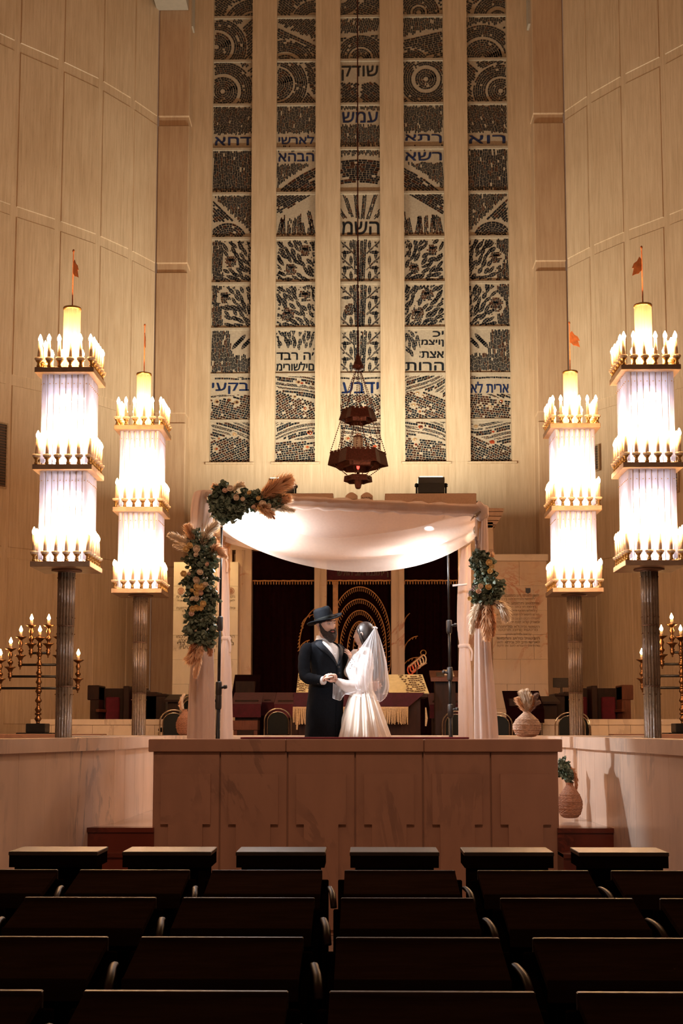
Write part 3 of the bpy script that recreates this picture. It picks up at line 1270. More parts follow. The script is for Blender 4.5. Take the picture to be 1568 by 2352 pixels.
# side walls running toward the room
def lowwall(name, pts, top, flip):
    m = MB()
    cop = MB()
    for i in range(len(pts) - 1):
        a, b = Vector((*pts[i], 0)), Vector((*pts[i + 1], 0))
        L = (b - a).length
        d = (b - a).normalized()
        n = Vector((d.y, -d.x, 0)) * flip          # outwards, away from the stairs
        k = max(1, round(L / .42))
        for j in range(k):
            p, q = a + d * (L * j / k + .002), a + d * (L * (j + 1) / k - .002)
            vs = [p, q, q + n * .25, p + n * .25]
            m.add([(v.x, v.y, 0) for v in vs] + [(v.x, v.y, top - .1) for v in vs], [(0, 1, 2, 3), (4, 5, 6, 7), (0, 1, 5, 4), (1, 2, 6, 5), (2, 3, 7, 6), (3, 0, 4, 7)])
        p, q = a - n * .03, b - n * .03
        vs = [p, q, q + n * .33, p + n * .33]
        cop.add([(v.x, v.y, top - .1) for v in vs] + [(v.x, v.y, top) for v in vs], [(0, 1, 2, 3), (4, 5, 6, 7), (0, 1, 5, 4), (1, 2, 6, 5), (2, 3, 7, 6), (3, 0, 4, 7)])
    m.merge(cop)
    return struct(name, m, 'white_marble')


lowwall('wall_low_left', [(-3.0, 6.6), (-2.45, 8.55), (-1.97, 10.43), (-1.95, 11.7), (-1.9, 13.66)], 1.53, -1)
lowwall('wall_low_right', [(2.32, 6.6), (2.13, 8.1), (1.985, 10.55), (1.97, 11.7), (1.92, 13.66)], 1.53, 1)

# cream kerb walls behind, with the wooden seats on them
for i, (pa, pb) in enumerate(((70, 402), (1246, 1600))):
    m = MB()
    Yk = 20.0
    a, b = px_x(pa, Yk), px_x(pb, Yk)
    zt = at(0, 1652, Yk).z
    n = 7
    for j in range(n):
        m.box(a + (b - a) * j / n + .002, a + (b - a) * (j + 1) / n - .002, Yk, Yk + .25, ZST, zt - .09)
    m.box(a, b, Yk - .02, Yk + .3, zt - .09, zt, .004)
    struct('wall_kerb_%d' % (i + 1), m, 'cream_marble')

# red runner laid over the coping
ra, rb = px_x(553, D0 + .15), px_x(1076, D0 + .15)
m = MB().box(ra, rb, D0 + .10, D0 + .37, ZE + .001, ZE + .014, .004)
tag(obj('red_runner', m, 'runner_red', smooth=True), 'dark red cloth runner lying along the top of the marble parapet', 'runner')

# ================================================================ pews
PXG = -.07
ROWS = [5.99, 5.02, 4.08, 3.255]
YD = 7.25
ZD = at(600, 1945, 7.25).z


def seat_unit():
    r = thing('pew_seat', 'x', 'pew seat', (0, 0, 0), 'pew seats with sloping book desks')
    w = .258
    far, near = 0.0, -.31           # desk far and near edges
    zf, zn = .935, .868
    d = MB()
    t = .022
    d.prism_x([(near, zn), (far, zf), (far, zf - t), (near, zn - t)][::-1], -w, w)
    o = obj('book_desk', d, 'pew_wood', r)
    lp = MB().box(-w, w, near - .012, near, zn - .06, zn + .008, .003)
    obj('desk_lip', lp, 'pew_wood', o)
    lp = MB().box(-w, w, far - .012, far + .012, zf - .05, zf + .008, .003)
    obj('desk_rail', lp, 'arm_wood', o)  # lighter wood paints in the thin highlight along the desk edge
    b = MB().box(-w - .03, w + .03, -.03, .0, .30, .90, .004)
    obj('backrest', b, 'pew_dark', r)
    s = MB().box(-w + .01, w - .01, .0, .36, .41, .455, .01)
    obj('seat', s, 'pew_dark', r)
    for sx in (-1, 1):
        e = MB().prism_x([(-.30, .0), (.36, 0), (.36, .40), (.08, .62), (.02, .86), (-.30, .80)][::-1], sx * (w + .012) - .012, sx * (w + .012) + .012)
        obj('side_panel', e, 'pew_dark', r)
    pts = catmull([(.295, -.08, .872), (.30, -.14, .872), (.31, -.21, .862), (.315, -.27, .838), (.318, -.29, .81)], 4)
    a = MB().tube(pts, .009, 8, flat=1.6)
    obj('armrest', a, 'arm_wood', r, True)
    return r


def desk_unit():
    r = thing('reading_desk', 'x', 'reading desk', (0, 0, 0), 'reading desks of the first row')
    w = .243
    t = MB().box(-w, w, -.30, 0, ZD - .022, ZD, .003)
    obj('desk_top', t, 'desk_worn', r)
    obj('desk_box', MB().box(-w + .003, w - .003, -.295, -.01, ZD - .085, ZD - .022), 'pew_dark', r)
    obj('front_panel', MB().box(-w + .03, w - .03, -.10, -.07, .05, ZD - .085), 'pew_dark', r)
    for sx in (-1, 1):
        obj('leg', MB().box(sx * (w - .05) - .02, sx * (w - .05) + .02, -.28, -.02, 0, ZD - .085), 'pew_dark', r)
    return r


ORD = ['first', 'second', 'third', 'fourth', 'fifth', 'sixth']
proto = seat_unit()
used = False
for ri, Y in enumerate(ROWS):
    # how many fit the frame
    for i in range(-8, 8):
        xc = PXG + .31 + .62 * i
        pl_ = 831 + (xc - .31 - .065) * F / (Y - .3)
        pr_ = 831 + (xc + .31 - .065) * F / (Y)
        if max(pl_, pr_) < 12 or min(pl_, pr_) > 1560:
            continue
        nth = ORD[i if i >= 0 else -i - 1]
        lab = 'dark pew seat, %s row behind the reading desks, %s from middle gap toward %s' % (ORD[ri], nth, 'baskets' if i >= 0 else 'engraved words')
        if not used:
            used = True
            proto.location = (xc, Y, 0)
            proto['label'] = lab
        else:
            copy_tree(proto, (xc, Y, 0), 0, lab)
dp = desk_unit()
used = False
for i in range(-4, 3):
    xc = PXG + .31 + .62 * i
    lab = 'worn flat reading desk before the parapet, %s from middle gap toward %s' % (ORD[i if i >= 0 else -i - 1], 'baskets' if i >= 0 else 'engraved words')
    if not used:
        used = True
        dp.location = (xc, YD, 0)
        dp['label'] = lab
    else:
        copy_tree(dp, (xc, YD, 0), 0, lab)

# ================================================================ tower lamps
LA = (-2.87, 12.5)       # near pair by the left
Z3, Z2, Z1 = 3.18, 4.145, 5.125      # undersides of the three plates
PT = .055


def tower_lamp():
    r = thing('tower_lamp', 'x', 'tower lamp', (0, 0, ZP), 'tall glass tower lamps with electric candles')
    z0 = ZP

    def o_(name, mb, mat, par=None, sm=False):
        return obj(name, mb.move(0, 0, -z0), mat, par or r, sm, world=False)
    # glass rod column in three lengths
    hs = [ZP, 2.02, 2.62, Z3 - .02]
    for k in range(3):
        n = 16
        rad = .083 - .003 * (2 - k)
        m = MB()
        for i in range(n):
            a = 2 * pi * i / n
            m.lathe([(.0165, hs[k] + .004), (.0165, hs[k + 1] - .004)], 6, rad * math.cos(a) * .86, rad * math.sin(a) * .86, True, a)
        sgm = o_('glass_rods', m, 'rod_glass', None, True)
        q = MB().lathe([(rad * .62, hs[k] + .002), (rad * .62, hs[k + 1] - .002)], 16)
        o_('column_core', q, 'plate_pale', sgm, True)
        q = MB().lathe([(rad * 1.06, hs[k + 1] - .008), (rad * 1.06, hs[k + 1] + .004)], 24)
        o_('joint_ring', q, 'plate_bronze', sgm, True)
    stl = MB()
    for zz in (2.10, 1.94, 2.70, 2.54, 3.1, 1.2):
        for i in range(8):
            a = 2 * pi * i / 8 + .3
            stl.ball((.088 * math.cos(a), .088 * math.sin(a), zz), .006, 6, 4)
    o_('studs', stl, 'dark_brass')
    o_('collar', MB().lathe([(.10, Z3 - .02), (.15, Z3 - .012), (.15, Z3 + .001)], 24), 'plate_bronze', None, True)
    rg = random.Random(3)
    for zi, zp in enumerate((Z3, Z2, Z1)):
        pl = MB().box(-.295, .295, -.295, .295, zp, zp + PT, .004)
        plate = o_('plate', pl, 'plate_lamp')
        if zi:
            o_('plate_collar', MB().lathe([(.26, zp - .03), (.27, zp)], 4, 0, 0, True, pi / 4), 'plate_bronze', plate)
        zt = zp + PT
        # candles round the rim
        pos = []
        for i in range(6):
            t = -.2625 + .105 * i
            pos += [(t, -.2625), (t, .2625)]
            if 0 < i < 5:
                pos += [(-.2625, t), (.2625, t)]
        for (x, y) in pos:
            lx, ly = rg.uniform(-.012, .012), rg.uniform(-.008, .008)
            if (zi, round(x, 3), round(y, 3)) in ((0, -.0525, -.2625),):
                bulb = False
            else:
                bulb = True
            h = MB().lathe([(.021, zt), (.021, zt + .022), (.016, zt + .028), (.016, zt + .052), (.030, zt + .064), (.030, zt + .070)], 10, x, y)
            c = o_('candle_holder', h, 'brass', None, True)
            if not bulb:
                continue
            cu = MB().lathe([(.030, zt + .070), (.042, zt + .084), (.042, zt + .100), (.034, zt + .100), (.02, zt + .09)], 10, x, y)
            o_('wax_cup', cu, 'wax_drip', c, True)
            cd = MB().tube([(x, y, zt + .07), (x + lx, y + ly, zt + .265)], [.019, .016], 8)
            k = o_('candle', cd, 'wax', c, True)
            bb = MB().rings([[Vector((x + lx + rr * math.cos(2 * pi * j / 8), y + ly + rr * math.sin(2 * pi * j / 8), zt + .265 + hh)) for j in range(8)] for rr, hh in ((.010, 0), (.019, .020), (.020, .036), (.012, .058), (.003, .078))])
            o_('bulb', bb, 'bulb', c, True)
    # bundles of glass tubes
    for (za, zb) in ((Z3 + PT, Z2), (Z2 + PT, Z1)):
        hw = .212
        n = 7
        for i in range(n + 1):
            t = -hw + 2 * hw * i / n
            pts = [(t, -hw), (t, hw)]
            if 0 < i < n:
                pts += [(-hw, t), (hw, t)]
            for (x, y) in pts:
                o_('glass_tube', MB().lathe([(.026, za + .03), (.026, zb - .004)], 8, x, y, False), 'tube_glass', None, True)
        rods = MB()
        for i in range(n):
            t = -hw + 2 * hw * (i + .5) / n
            for (x, y) in ((t, -hw + .012), (t, hw - .012), (-hw + .012, t), (hw - .012, t)):
                rods.lathe([(.004, za), (.004, zb)], 6, x, y, False)
        o_('brass_rods', rods, 'brass')
        lp = MB()
        for (x, y) in ((-.1, -.1), (.1, -.1), (.1, .1), (-.1, .1), (0, -.13), (0, .13), (.13, 0), (-.13, 0)):
            lp.lathe([(.030, za + .02), (.030, za + (zb - za) * .80)], 8, x, y)
        o_('fluorescent_tubes', lp, 'tube_lamp', None, True)
        st = MB()
        for i in range(n + 1):
            t = -hw + 2 * hw * i / n
            for (x, y) in ((t, -hw - .027), (t, hw + .027), (-hw - .027, t), (hw + .027, t)):
                st.ball((x, y, zb - .10), .006, 6, 4)
        o_('tube_pins', st, 'brass')
    # frosted chimney, cap, mast and pennant
    zc = Z1 + PT
    fr = MB()
    ring = lambda z, rr=.083: [Vector(((rr + .003 * math.cos(20 * 2 * pi * j / 80)) * math.cos(2 * pi * j / 80), (rr + .003 * math.cos(20 * 2 * pi * j / 80)) * math.sin(2 * pi * j / 80), z)) for j in range(80)]
    fr.rings([ring(zc), ring(zc + .68)], False)
    o_('glass_chimney', fr, 'frosted_glass', None, True)
    o_('inner_lamp', MB().lathe([(.035, zc + .01), (.035, zc + .34)], 10), 'inner_warm', None, True)
    o_('cap', MB().lathe([(.080, zc + .672), (.090, zc + .676), (.093, zc + .69), (.090, zc + .70), (.05, zc + .705)], 24), 'brass', None, True)
    o_('mast', MB().lathe([(.007, zc + .70), (.006, zc + 1.29), (.012, zc + 1.295), (.012, zc + 1.31), (.004, zc + 1.32)], 8), 'copper_flag', None, True)
    return r


m_, nt_, bs_ = nm('plate_lamp')
f_ = noise(nt_, coords(nt_), 9, 4)
nt_.links.new(ramp(nt_, f_, [(.3, (.26, .17, .11)), (.7, (.40, .29, .19))]), bs_.inputs['Base Color'])
bs_.inputs['Metallic'].default_value = .5
bs_.inputs['Roughness'].default_value = .4


def pennant(r, ang, sx):
    pts = [(0, .95), (.03, .98), (.06, .93), (.10, .90), (.125, .845), (.105, .85), (.10, .855), (.115, .80), (.125, .765), (.08, .79), (.045, .80), (.02, .83), (0, .84)]
    zc = Z1 + PT - ZP + .22
    ca, sa = math.cos(ang), math.sin(ang)
    m = MB()
    n = len(pts)
    for off in (-.003, .003):
        m.add([(p[0] * ca - off * sa, p[0] * sa + off * ca, zc + p[1]) for p in pts], [tuple(range(n))] if off > 0 else [tuple(reversed(range(n)))])
    for i in range(n):
        j = (i + 1) % n
        m.f.append((i, j, n + j, n + i))
    return obj('pennant', m, 'copper_flag', r, world=False)


tl = tower_lamp()
p2 = at(334, 1366, 14.9)
lamp_spots = [
    (at(137, 1302, 12.2).x, 12.5, -.9, 'tall glass tower lamp standing before the candelabrum under the engraved words'),
    (at(323, 1366, 14.9).x, 14.9, -1.3, 'glass tower lamp next to the canopy post with the long garland'),
    (at(1318, 1366, 14.9).x, 14.9, -.4, 'glass tower lamp directly behind the large woven vase with dried plumes'),
    (at(1490, 1310, 12.5).x, 12.5, 3.6, 'tall glass tower lamp whose plates are cut by the photo edge'),
]
lamps = []
for i, (x, y, fa, lab) in enumerate(lamp_spots):
    if i == 0:
        r = tl
        r.location = (x, y, ZP)
        r['label'] = lab
    else:
        r = copy_tree(tl, (x, y, ZP), 0, lab)
    lamps.append((r, fa))
for r, fa in lamps:
    pennant(r, fa, 1)
# the farther pair is a touch paler metal, as seen
# ================================================================ the ark and what stands before it
YA = 24.0


def pz(py, Y=YA):
    return at(784, py, Y).z


def pbox(m, px0, px1, py0, py1, Y, t, b=0.0, py_ref=None):
    """box whose front face at depth Y covers these pixels, t thick behind it"""
    r = py_ref or (py0 + py1) / 2
    x0, x1 = at(px0, r, Y).x, at(px1, r, Y).x
    z0, z1 = at((px0 + px1) / 2, py1, Y).z, at((px0 + px1) / 2, py0, Y).z
    return m.box(x0, x1, Y, Y + t, z0, z1, b)


ark = thing('holy_ark', 'marble ark with four pilasters and dark curtains behind the couple', 'ark', (0, YA, ZST))
ZAB = ZST
for (a, b) in ((541, 578), (722, 750), (898, 928), (1052, 1090)):
    x0, x1 = at(a, 1400, YA).x, at(b, 1400, YA).x
    m = MB()
    m.box(x0, x0 + (x1 - x0) * .42, YA - .1, YA + .4, ZAB, pz(1262))
    m.box(x0 + (x1 - x0) * .42, x0 + (x1 - x0) * .58, YA - .07, YA + .4, ZAB, pz(1262))
    m.box(x0 + (x1 - x0) * .58, x1, YA - .1, YA + .4, ZAB, pz(1262))
    obj('pilaster', m, 'ark_marble', ark)
m = MB()
pbox(m, 497, 1132, 1200, 1262, YA - .12, .6)
obj('lintel', m, 'ark_marble', ark)
# two carved end slabs and the tablets between them
for i, (a, b) in enumerate(((560, 765), (884, 1094))):
    m = MB()
    pbox(m, a, b, 1133, 1200, YA, .35, .01)
    cr = obj('crest_slab', m, 'stone_pink', ark)
    n = 3
    for k in range(n):
        rr = MB()
        cx = at([957, 1007, 1062][k] if i else [590, 642, 693][k], 1158, YA).x
        cz = at(1000, 1160, YA).z
        for (r0, r1, dy) in ((.13, .15, .012), (.10, .112, .018), (.045, .062, .02)):
            ring = []
            for (rad, y) in ((r0, YA + .001), (r0, YA - dy), (r1, YA - dy), (r1, YA + .001)):
                ring.append([Vector((cx + rad * math.cos(2 * pi * j / 28), y, cz + rad * math.sin(2 * pi * j / 28))) for j in range(28)])
            rr.rings(ring, False)
        obj('rosette', rr, 'stone_pink', cr)
for k, (a, b) in enumerate(((793, 821), (828, 856))):
    x0, x1 = at(a, 1140, YA).x, at(b, 1140, YA).x
    z0, z1 = pz(1200), pz(1139)
    pts = [(x0, z0), (x1, z0), (x1, z1)] + [(x1 + (x0 - x1) * i / 8, z1 + .07 * math.sin(pi * i / 8)) for i in range(1, 8)] + [(x0, z1)]
    tb = obj('law_tablet', MB().prism_y(pts, YA, YA + .18), 'stone_pink', ark)
    for ln in range(5):
        t, w, h = textmb(['אנכי', 'לא תרצח', 'לא תשא', 'זכור', 'כבד'][ln] if k else ['לא תגנב', 'לא תענה', 'לא תחמד', 'שמר', 'דבר'][ln], .004)
        s_ = (x1 - x0) * .8 / w
        s_ = min(s_, .07 / h)
        for v in t.v:
            v.x, v.y, v.z = x1 - (x1 - x0) * .08 - w * s_ + v.x * s_, YA - .004, pz(1150) - ln * .09 + v.y * s_
        obj('lettering', t, 'engraved', tb)
# stepped scroll bracket at the far end
for sgn, px_in in ((1, 1116), (-1, 534)):
    m = MB()
    base = at(px_in, 1190, YA - .05)
    steps = [(1215, 12), (1208, 22), (1198, 29), (1188, 35), (1178, 39), (1169, 41)]
    for k in range(5):
        z0, z1 = pz(steps[k][0]), pz(steps[k + 1][0])
        w0, w1 = [s[1] / 121 for s in (steps[k], steps[k + 1])]
        x0 = base.x
        pts = [(x0, z0), (x0 + sgn * w0, z0), (x0 + sgn * w1, z1 - .015), (x0, z1 - .01)]
        if sgn < 0:
            pts = pts[::-1]
        m.prism_y(pts, YA - .12, YA + .3)
    x1 = at(px_in + sgn * 16, 1240, YA).x
    m.box(min(base.x, x1), max(base.x, x1), YA - .1, YA + .3, ZAB, pz(1215))
    obj('bracket', m, 'stone_pink', ark)

# curtains of the ark
OPEN = ((578, 722), (750, 898), (928, 1052))
cn = ['dark maroon ark curtain hanging beside the groom with one gold branch', 'dark maroon ark curtain with nested gold fringed arches behind the bride', 'dark maroon ark curtain behind the tall light stand']
vn = ['maroon valance with gold tassels over the curtain next to the groom', 'maroon valance with gold Hebrew words above the couple', 'maroon valance with gold tassels behind the bare light stand']


def fringe(m, path, L, step, r=.006, dirn=(0, 0, -1), y=0.0):
    """little hanging tassels along a path of points"""
    d = Vector(dirn)
    acc = 0
    for i in range(len(path) - 1):
        a, b = Vector(path[i]), Vector(path[i + 1])
        seg = (b - a).length
        while acc < seg:
            p = a + (b - a) * (acc / seg)
            dd = d
            m.tube([p, p + dd * L * .45, p + dd * L], [r * .6, r, r * .8], 5)
            acc += step
        acc -= seg


def fth(px, py):
    return at(px, py, YA + .12)


for k, (a, b) in enumerate(OPEN):
    x0, x1 = at(a - 3, 1400, YA + .2).x, at(b + 3, 1400, YA + .2).x
    zt, zb = pz(1250, YA + .2), ZST + .02
    m = MB().grid(lambda u, v: (x0 + (x1 - x0) * u, YA + .2 + .022 * math.sin(u * 46 + math.sin(v * 3)) + .01 * math.sin(u * 19), zt + (zb - zt) * v), 90, 6)
    c = obj('ark_curtain', m, 'velvet_dark', smooth=True)
    tag(c, cn[k], 'curtain', 'ark curtains')
    zv0, zv1 = pz(1334, YA + .1), pz(1255, YA + .1)
    x0, x1 = at(a + 1, 1300, YA + .1).x, at(b - 1, 1300, YA + .1).x
    m = MB().grid(lambda u, v: (x0 + (x1 - x0) * u, YA + .10 + .010 * math.sin(u * 24), zv1 + (zv0 - zv1) * v), 50, 4)
    vv = obj('ark_valance', m, 'velvet_dark' if k != 1 else 'velvet', smooth=True)
    tag(vv, vn[k], 'valance', 'ark valances')
    t = MB()
    t.tube([(x0 + (x1 - x0) * i / 20, YA + .085, zv0 + .004 * math.sin(i * 2)) for i in range(21)], .016, 6)
    obj('gold_braid', t, 'gold_thread', vv)
    f = MB()
    fringe(f, [(x0, YA + .085, zv0 - .01), (x1, YA + .085, zv0 - .01)], .062, .052, .013)
    obj('fringe', f, 'gold_thread', vv)
    if k == 1:
        for s, (qa, qb, qc, qd) in (('שלוה בארמנותיך', (774, 891, 1308, 1326)), ('יהי שלום בחילך', (784, 889, 1283, 1299))):
            t, w, h = textmb(s, .012)
            p0, p1 = at(qa, qd, YA + .07), at(qb, qc, YA + .07)
            for v in t.v:
                v.x, v.y, v.z = p0.x + v.x / w * (p1.x - p0.x), YA + .072, p0.z + v.y / h * (p1.z - p0.z)
            obj('lettering', t, 'paper', vv, label='gold Hebrew lettering')
    else:
        pass
    # gold embroidery
    e = MB()
    def arc(cx, cy, rx, ry, a0, a1, L, n=26, out=True):
        pts = []
        for i in range(n + 1):
            a_ = R(a0 + (a1 - a0) * i / n)
            pts.append(fth(cx + rx * math.cos(a_), cy - ry * math.sin(a_)))
        e.tube(pts, .010, 5)
        n2 = max(4, int(sum((pts[i + 1] - pts[i]).length for i in range(n)) / .055))
        for i in range(n2):
            u = (i + .5) / n2 * n
            j = min(int(u), n - 1)
            p = pts[j] + (pts[j + 1] - pts[j]) * (u - j)
            tdir = (pts[j + 1] - pts[j]).normalized()
            dd = (Vector((tdir.z, 0, -tdir.x)) * (1 if out else -1) * .5 + Vector((0, 0, -1)) * .8).normalized()
            e.tube([p, p + dd * L], [.006, .008], 5)
    if k == 1:
        for (rx, ry, top) in ((72, 118, 1348), (62, 104, 1376), (47, 92, 1402), (30, 76, 1427), (16, 55, 1447)):
            cyy = top + ry
            cxx = 826
            arc(cxx, cyy, rx * .97, ry, 0, 180, .085 if rx > 40 else .06, 40, False)
            for sg in (-1, 1):
                pts = [fth(cxx + sg * rx * .97, cyy), fth(cxx + sg * rx * .98, cyy + 60), fth(cxx + sg * rx * .80, min(cyy + 130, 1560)), fth(cxx + sg * rx * .35, min(cyy + 170, 1575))]
                pts = catmull(pts, 6)
                e.tube(pts, .009, 5)
                for p in pts[::1]:
                    e.tube([p, p + Vector((-sg * .05, 0, -.03))], [.006, .007], 5)
    if k == 0:
        arc(745, 1490, 58, 100, 92, 178, .06, 26, True)
        arc(728, 1435, 34, 24, 95, 200, .05, 8, True)
        arc(716, 1500, 30, 30, 100, 170, .05, 8, True)
        arc(716, 1556, 30, 24, 95, 150, .05, 6, True)
    if k == 2:
        arc(955, 1438, 28, 34, 120, 190, .05, 9, True)
        arc(962, 1497, 34, 36, 95, 185, .05, 10, True)
        arc(958, 1540, 34, 30, 75, 178, .05, 10, True)
    obj('gold_embroidery', e, 'gold_thread', c, label='gold cord and fringe embroidery')

# doors of the ark seen between curtain and pilaster
m = MB()
pbox(m, 764, 776, 1336, 1560, YA + .09, .05)
o = obj('door_post', m, 'bamboo', ark)

# inscribed marble tablets on either side
def tablet(pa, pb, pyt, pyb, Y, lines, lab, mat, cap, txtmat, tx0, tx1, ty0, ty1):
    r = thing('marble_tablet', lab, 'inscribed tablet', (at((pa + pb) / 2, 1500, Y).x, Y, ZST))
    x0, x1 = at(pa, 1450, Y).x, at(pb, 1450, Y).x
    zt = at(800, pyt, Y).z
    nrow = 8
    m = MB()
    for j in range(nrow):
        za, zb = ZST + (zt - ZST) * j / nrow, ZST + (zt - ZST) * (j + 1) / nrow
        off = .0 if j % 2 else .5
        k = 2
        xs_ = [x0] + [x0 + (x1 - x0) * (i + off) / k for i in range(1 if not off else 0, k) if 0 < (i + off) / k < 1] + [x1]
        for i in range(len(xs_) - 1):
            m.box(xs_[i] + .002, xs_[i + 1] - .002, Y, Y + .35, za + .002, zb - .001)
    obj('slab', m, mat, r)
    if cap:
        m = MB().box(x0 - .08, x1 + .03, Y - .05, Y + .38, zt, zt + .13, .01)
        obj('cornice', m, 'cream_marble', r)
    X0, X1 = at(tx0, 1400, Y).x, at(tx1, 1400, Y).x
    n = len(lines)
    for i, s in enumerate(lines):
        t, w, h = textmb(s, .002)
        py = ty0 + (ty1 - ty0) * i / (n - 1)
        zc = at(800, py, Y).z
        hh = .058
        W = min((X1 - X0), w / h * hh * 1.25)
        xr = X1 - ((X1 - X0) - W) / 2
        for v in t.v:
            v.x, v.y, v.z = xr - W + v.x / w * W, Y - .003, zc - hh / 2 + v.y / h * hh
        obj('engraved_line', t, txtmat, r)
    return r


L1 = ['מי שברך אבותינו אברהם יצחק ויעקב', 'הוא יברך את חיילי צבא הגנה לישראל', 'ואנשי כוחות הביטחון', 'העומדים על משמר ארצנו וערי אלהינו', 'מגבול הלבנון ועד מדבר מצרים', 'ומן הים הגדול עד לבוא הערבה', 'ביבשה באויר ובים',
      'יתן ה׳ את אויבינו הקמים עלינו', 'נגפים לפניהם', 'הקדוש ברוך הוא ישמור ויציל', 'את חיילינו מכל צרה וצוקה', 'ומכל נגע ומחלה וישלח ברכה', 'והצלחה בכל מעשה ידיהם', 'ידבר שונאינו תחתיהם', 'ויעטרם בכתר ישועה', 'ונאמר אמן']
L2 = ['אבינו שבשמים צור ישראל וגואלו', 'ברך את מדינת ישראל', 'ראשית צמיחת גאולתנו', 'הגן עליה באברת חסדך', 'ופרוש עליה סכת שלומך', 'ושלח אורך ואמתך לראשיה שריה', 'ויועציה ותקנם בעצה טובה מלפניך', 'חזק את ידי מגני ארץ קדשנו', 'והנחילם אלהינו ישועה', 'ועטרת נצחון תעטרם', 'ונתת שלום בארץ', 'ושמחת עולם ליושביה', 'ואת אחינו כל בית ישראל', 'פקד נא בכל ארצות פזוריהם']
tb = tablet(397, 546, 1290, 1600, 23.6, L1, 'marble tablet of Hebrew lines glowing behind the long garland', 'cream_marble', False, 'engraved_soft', 405, 540, 1371, 1494)
ring = MB()
for px in (416, 497, 530):
    c = at(px, 1357, 23.6)
    for (r0, r1) in ((.055, .065), (.0, .04)):
        ring.rings([[Vector((c.x + rad * math.cos(2 * pi * j / 20), yy, c.z + rad * math.sin(2 * pi * j / 20))) for j in range(20)] for rad, yy in ((r0, 23.6), (r0, 23.59), (r1, 23.59), (r1, 23.6))], False)
obj('emblem', ring, 'emblem_clay', tb)
tb2 = tablet(1131, 1257, 1290, 1620, 23.6, L2, 'wide marble tablet of Hebrew lines beyond the garland of pampas plumes', 'ark_marble', True, 'engraved_soft', 1140, 1238, 1368, 1484)
c = at(1212, 1357, 23.6)
m = MB().prism_y([(c.x - .045, c.z - .03), (c.x, c.z - .055), (c.x + .045, c.z - .03), (c.x + .045, c.z + .05), (c.x - .045, c.z + .05)], 23.58, 23.6)
m.box(c.x - .012, c.x + .012, 23.572, 23.58, c.z - .01, c.z + .02)
obj('emblem', m, 'blue_plaque', tb2)

# floodlights on top of the ark
def flood(pa, pb, py0, py1, lab):
    Y = 24.3
    a, b = at(pa, py1, Y), at(pb, py0, Y)
    cx = (a.x + b.x) / 2
    w = (b.x - a.x) / 2
    z0 = pz(1133)
    r = thing('floodlight', lab, 'floodlight', (cx, Y, z0))
    m = MB().prism_x([(Y, a.z + .05), (Y - .04, b.z - .03), (Y + .02, b.z), (Y + .30, b.z + .02), (Y + .34, b.z - .06), (Y + .22, a.z + .05)], cx - w + .03, cx + w - .03)
    obj('housing', m, 'black_plastic', r)
    m = MB().box(cx - w + .03, cx + w - .03, Y - .03, Y + .25, a.z, a.z + .2, .01)
    obj('ballast_box', m, 'black_plastic', r)
    for s in (-1, 1):
        m = MB().tube([(cx + s * w, Y + .1, z0), (cx + s * w, Y + .1, b.z - .15)], .02, 6).ball((cx + s * w, Y + .1, b.z - .15), .045, 8, 6)
        obj('bracket', m, 'black_metal', r)
    m = MB().prism_x([(Y + .06, b.z + .012), (Y + .06, b.z + .022), (Y + .28, b.z + .034), (Y + .28, b.z + .022)], cx - w + .06, cx + w - .06)
    obj('lens', m, 'floodlamp', r)
    return Vector((cx, Y + .2, b.z + .1))


fl1 = flood(613, 678, 1098, 1133, 'black floodlight on the ark above the pampas plume corner')
fl2 = flood(957, 1024, 1095, 1133, 'black floodlight on the ark beyond the bare end of the canopy')

# ---- eternal light on its rope
YC = 21.0
cxp = 822


def star(m, px, w_px, py_t, py_b, flare=.9, crenel=True):
    c = at(px, (py_t + py_b) / 2, YC)
    Rr = w_px / 2 / F * YC
    zt, zb = at(px, py_t, YC).z, at(px, py_b, YC).z
    def ring(k, z):
        out = []
        for i in range(12):
            a = 2 * pi * i / 12 + .12
            r = Rr * k * (1 if i % 2 == 0 else .80)
            out.append(Vector((c.x + r * math.cos(a), YC + r * math.sin(a), z)))
        return out
    m.rings([ring(.93 * flare, zb + .02), ring(1.0, zb), ring(1.0, zb + .015), ring(flare, zt), ring(flare - .05, zt), ring(.9 * flare, zb + .02)], False)
    if crenel:
        o = ring(flare, zt)
        for i in range(12):
            a, b = o[i], o[(i + 1) % 12]
            L = (b - a).length
            k = max(2, int(L / .07))
            d = (b - a).normalized()
            nn = Vector((d.y, -d.x, 0)) * -.02
            for j in range(k):
                p, q = a + d * L * (j + .15) / k, a + d * L * (j + .8) / k
                vs = [p, q, q + nn, p + nn]
                m.add([tuple(v) for v in vs] + [(v.x, v.y, zt + .03) for v in vs], [(0, 1, 5, 4), (1, 2, 6, 5), (2, 3, 7, 6), (3, 0, 4, 7), (4, 5, 6, 7)])
    return c, Rr


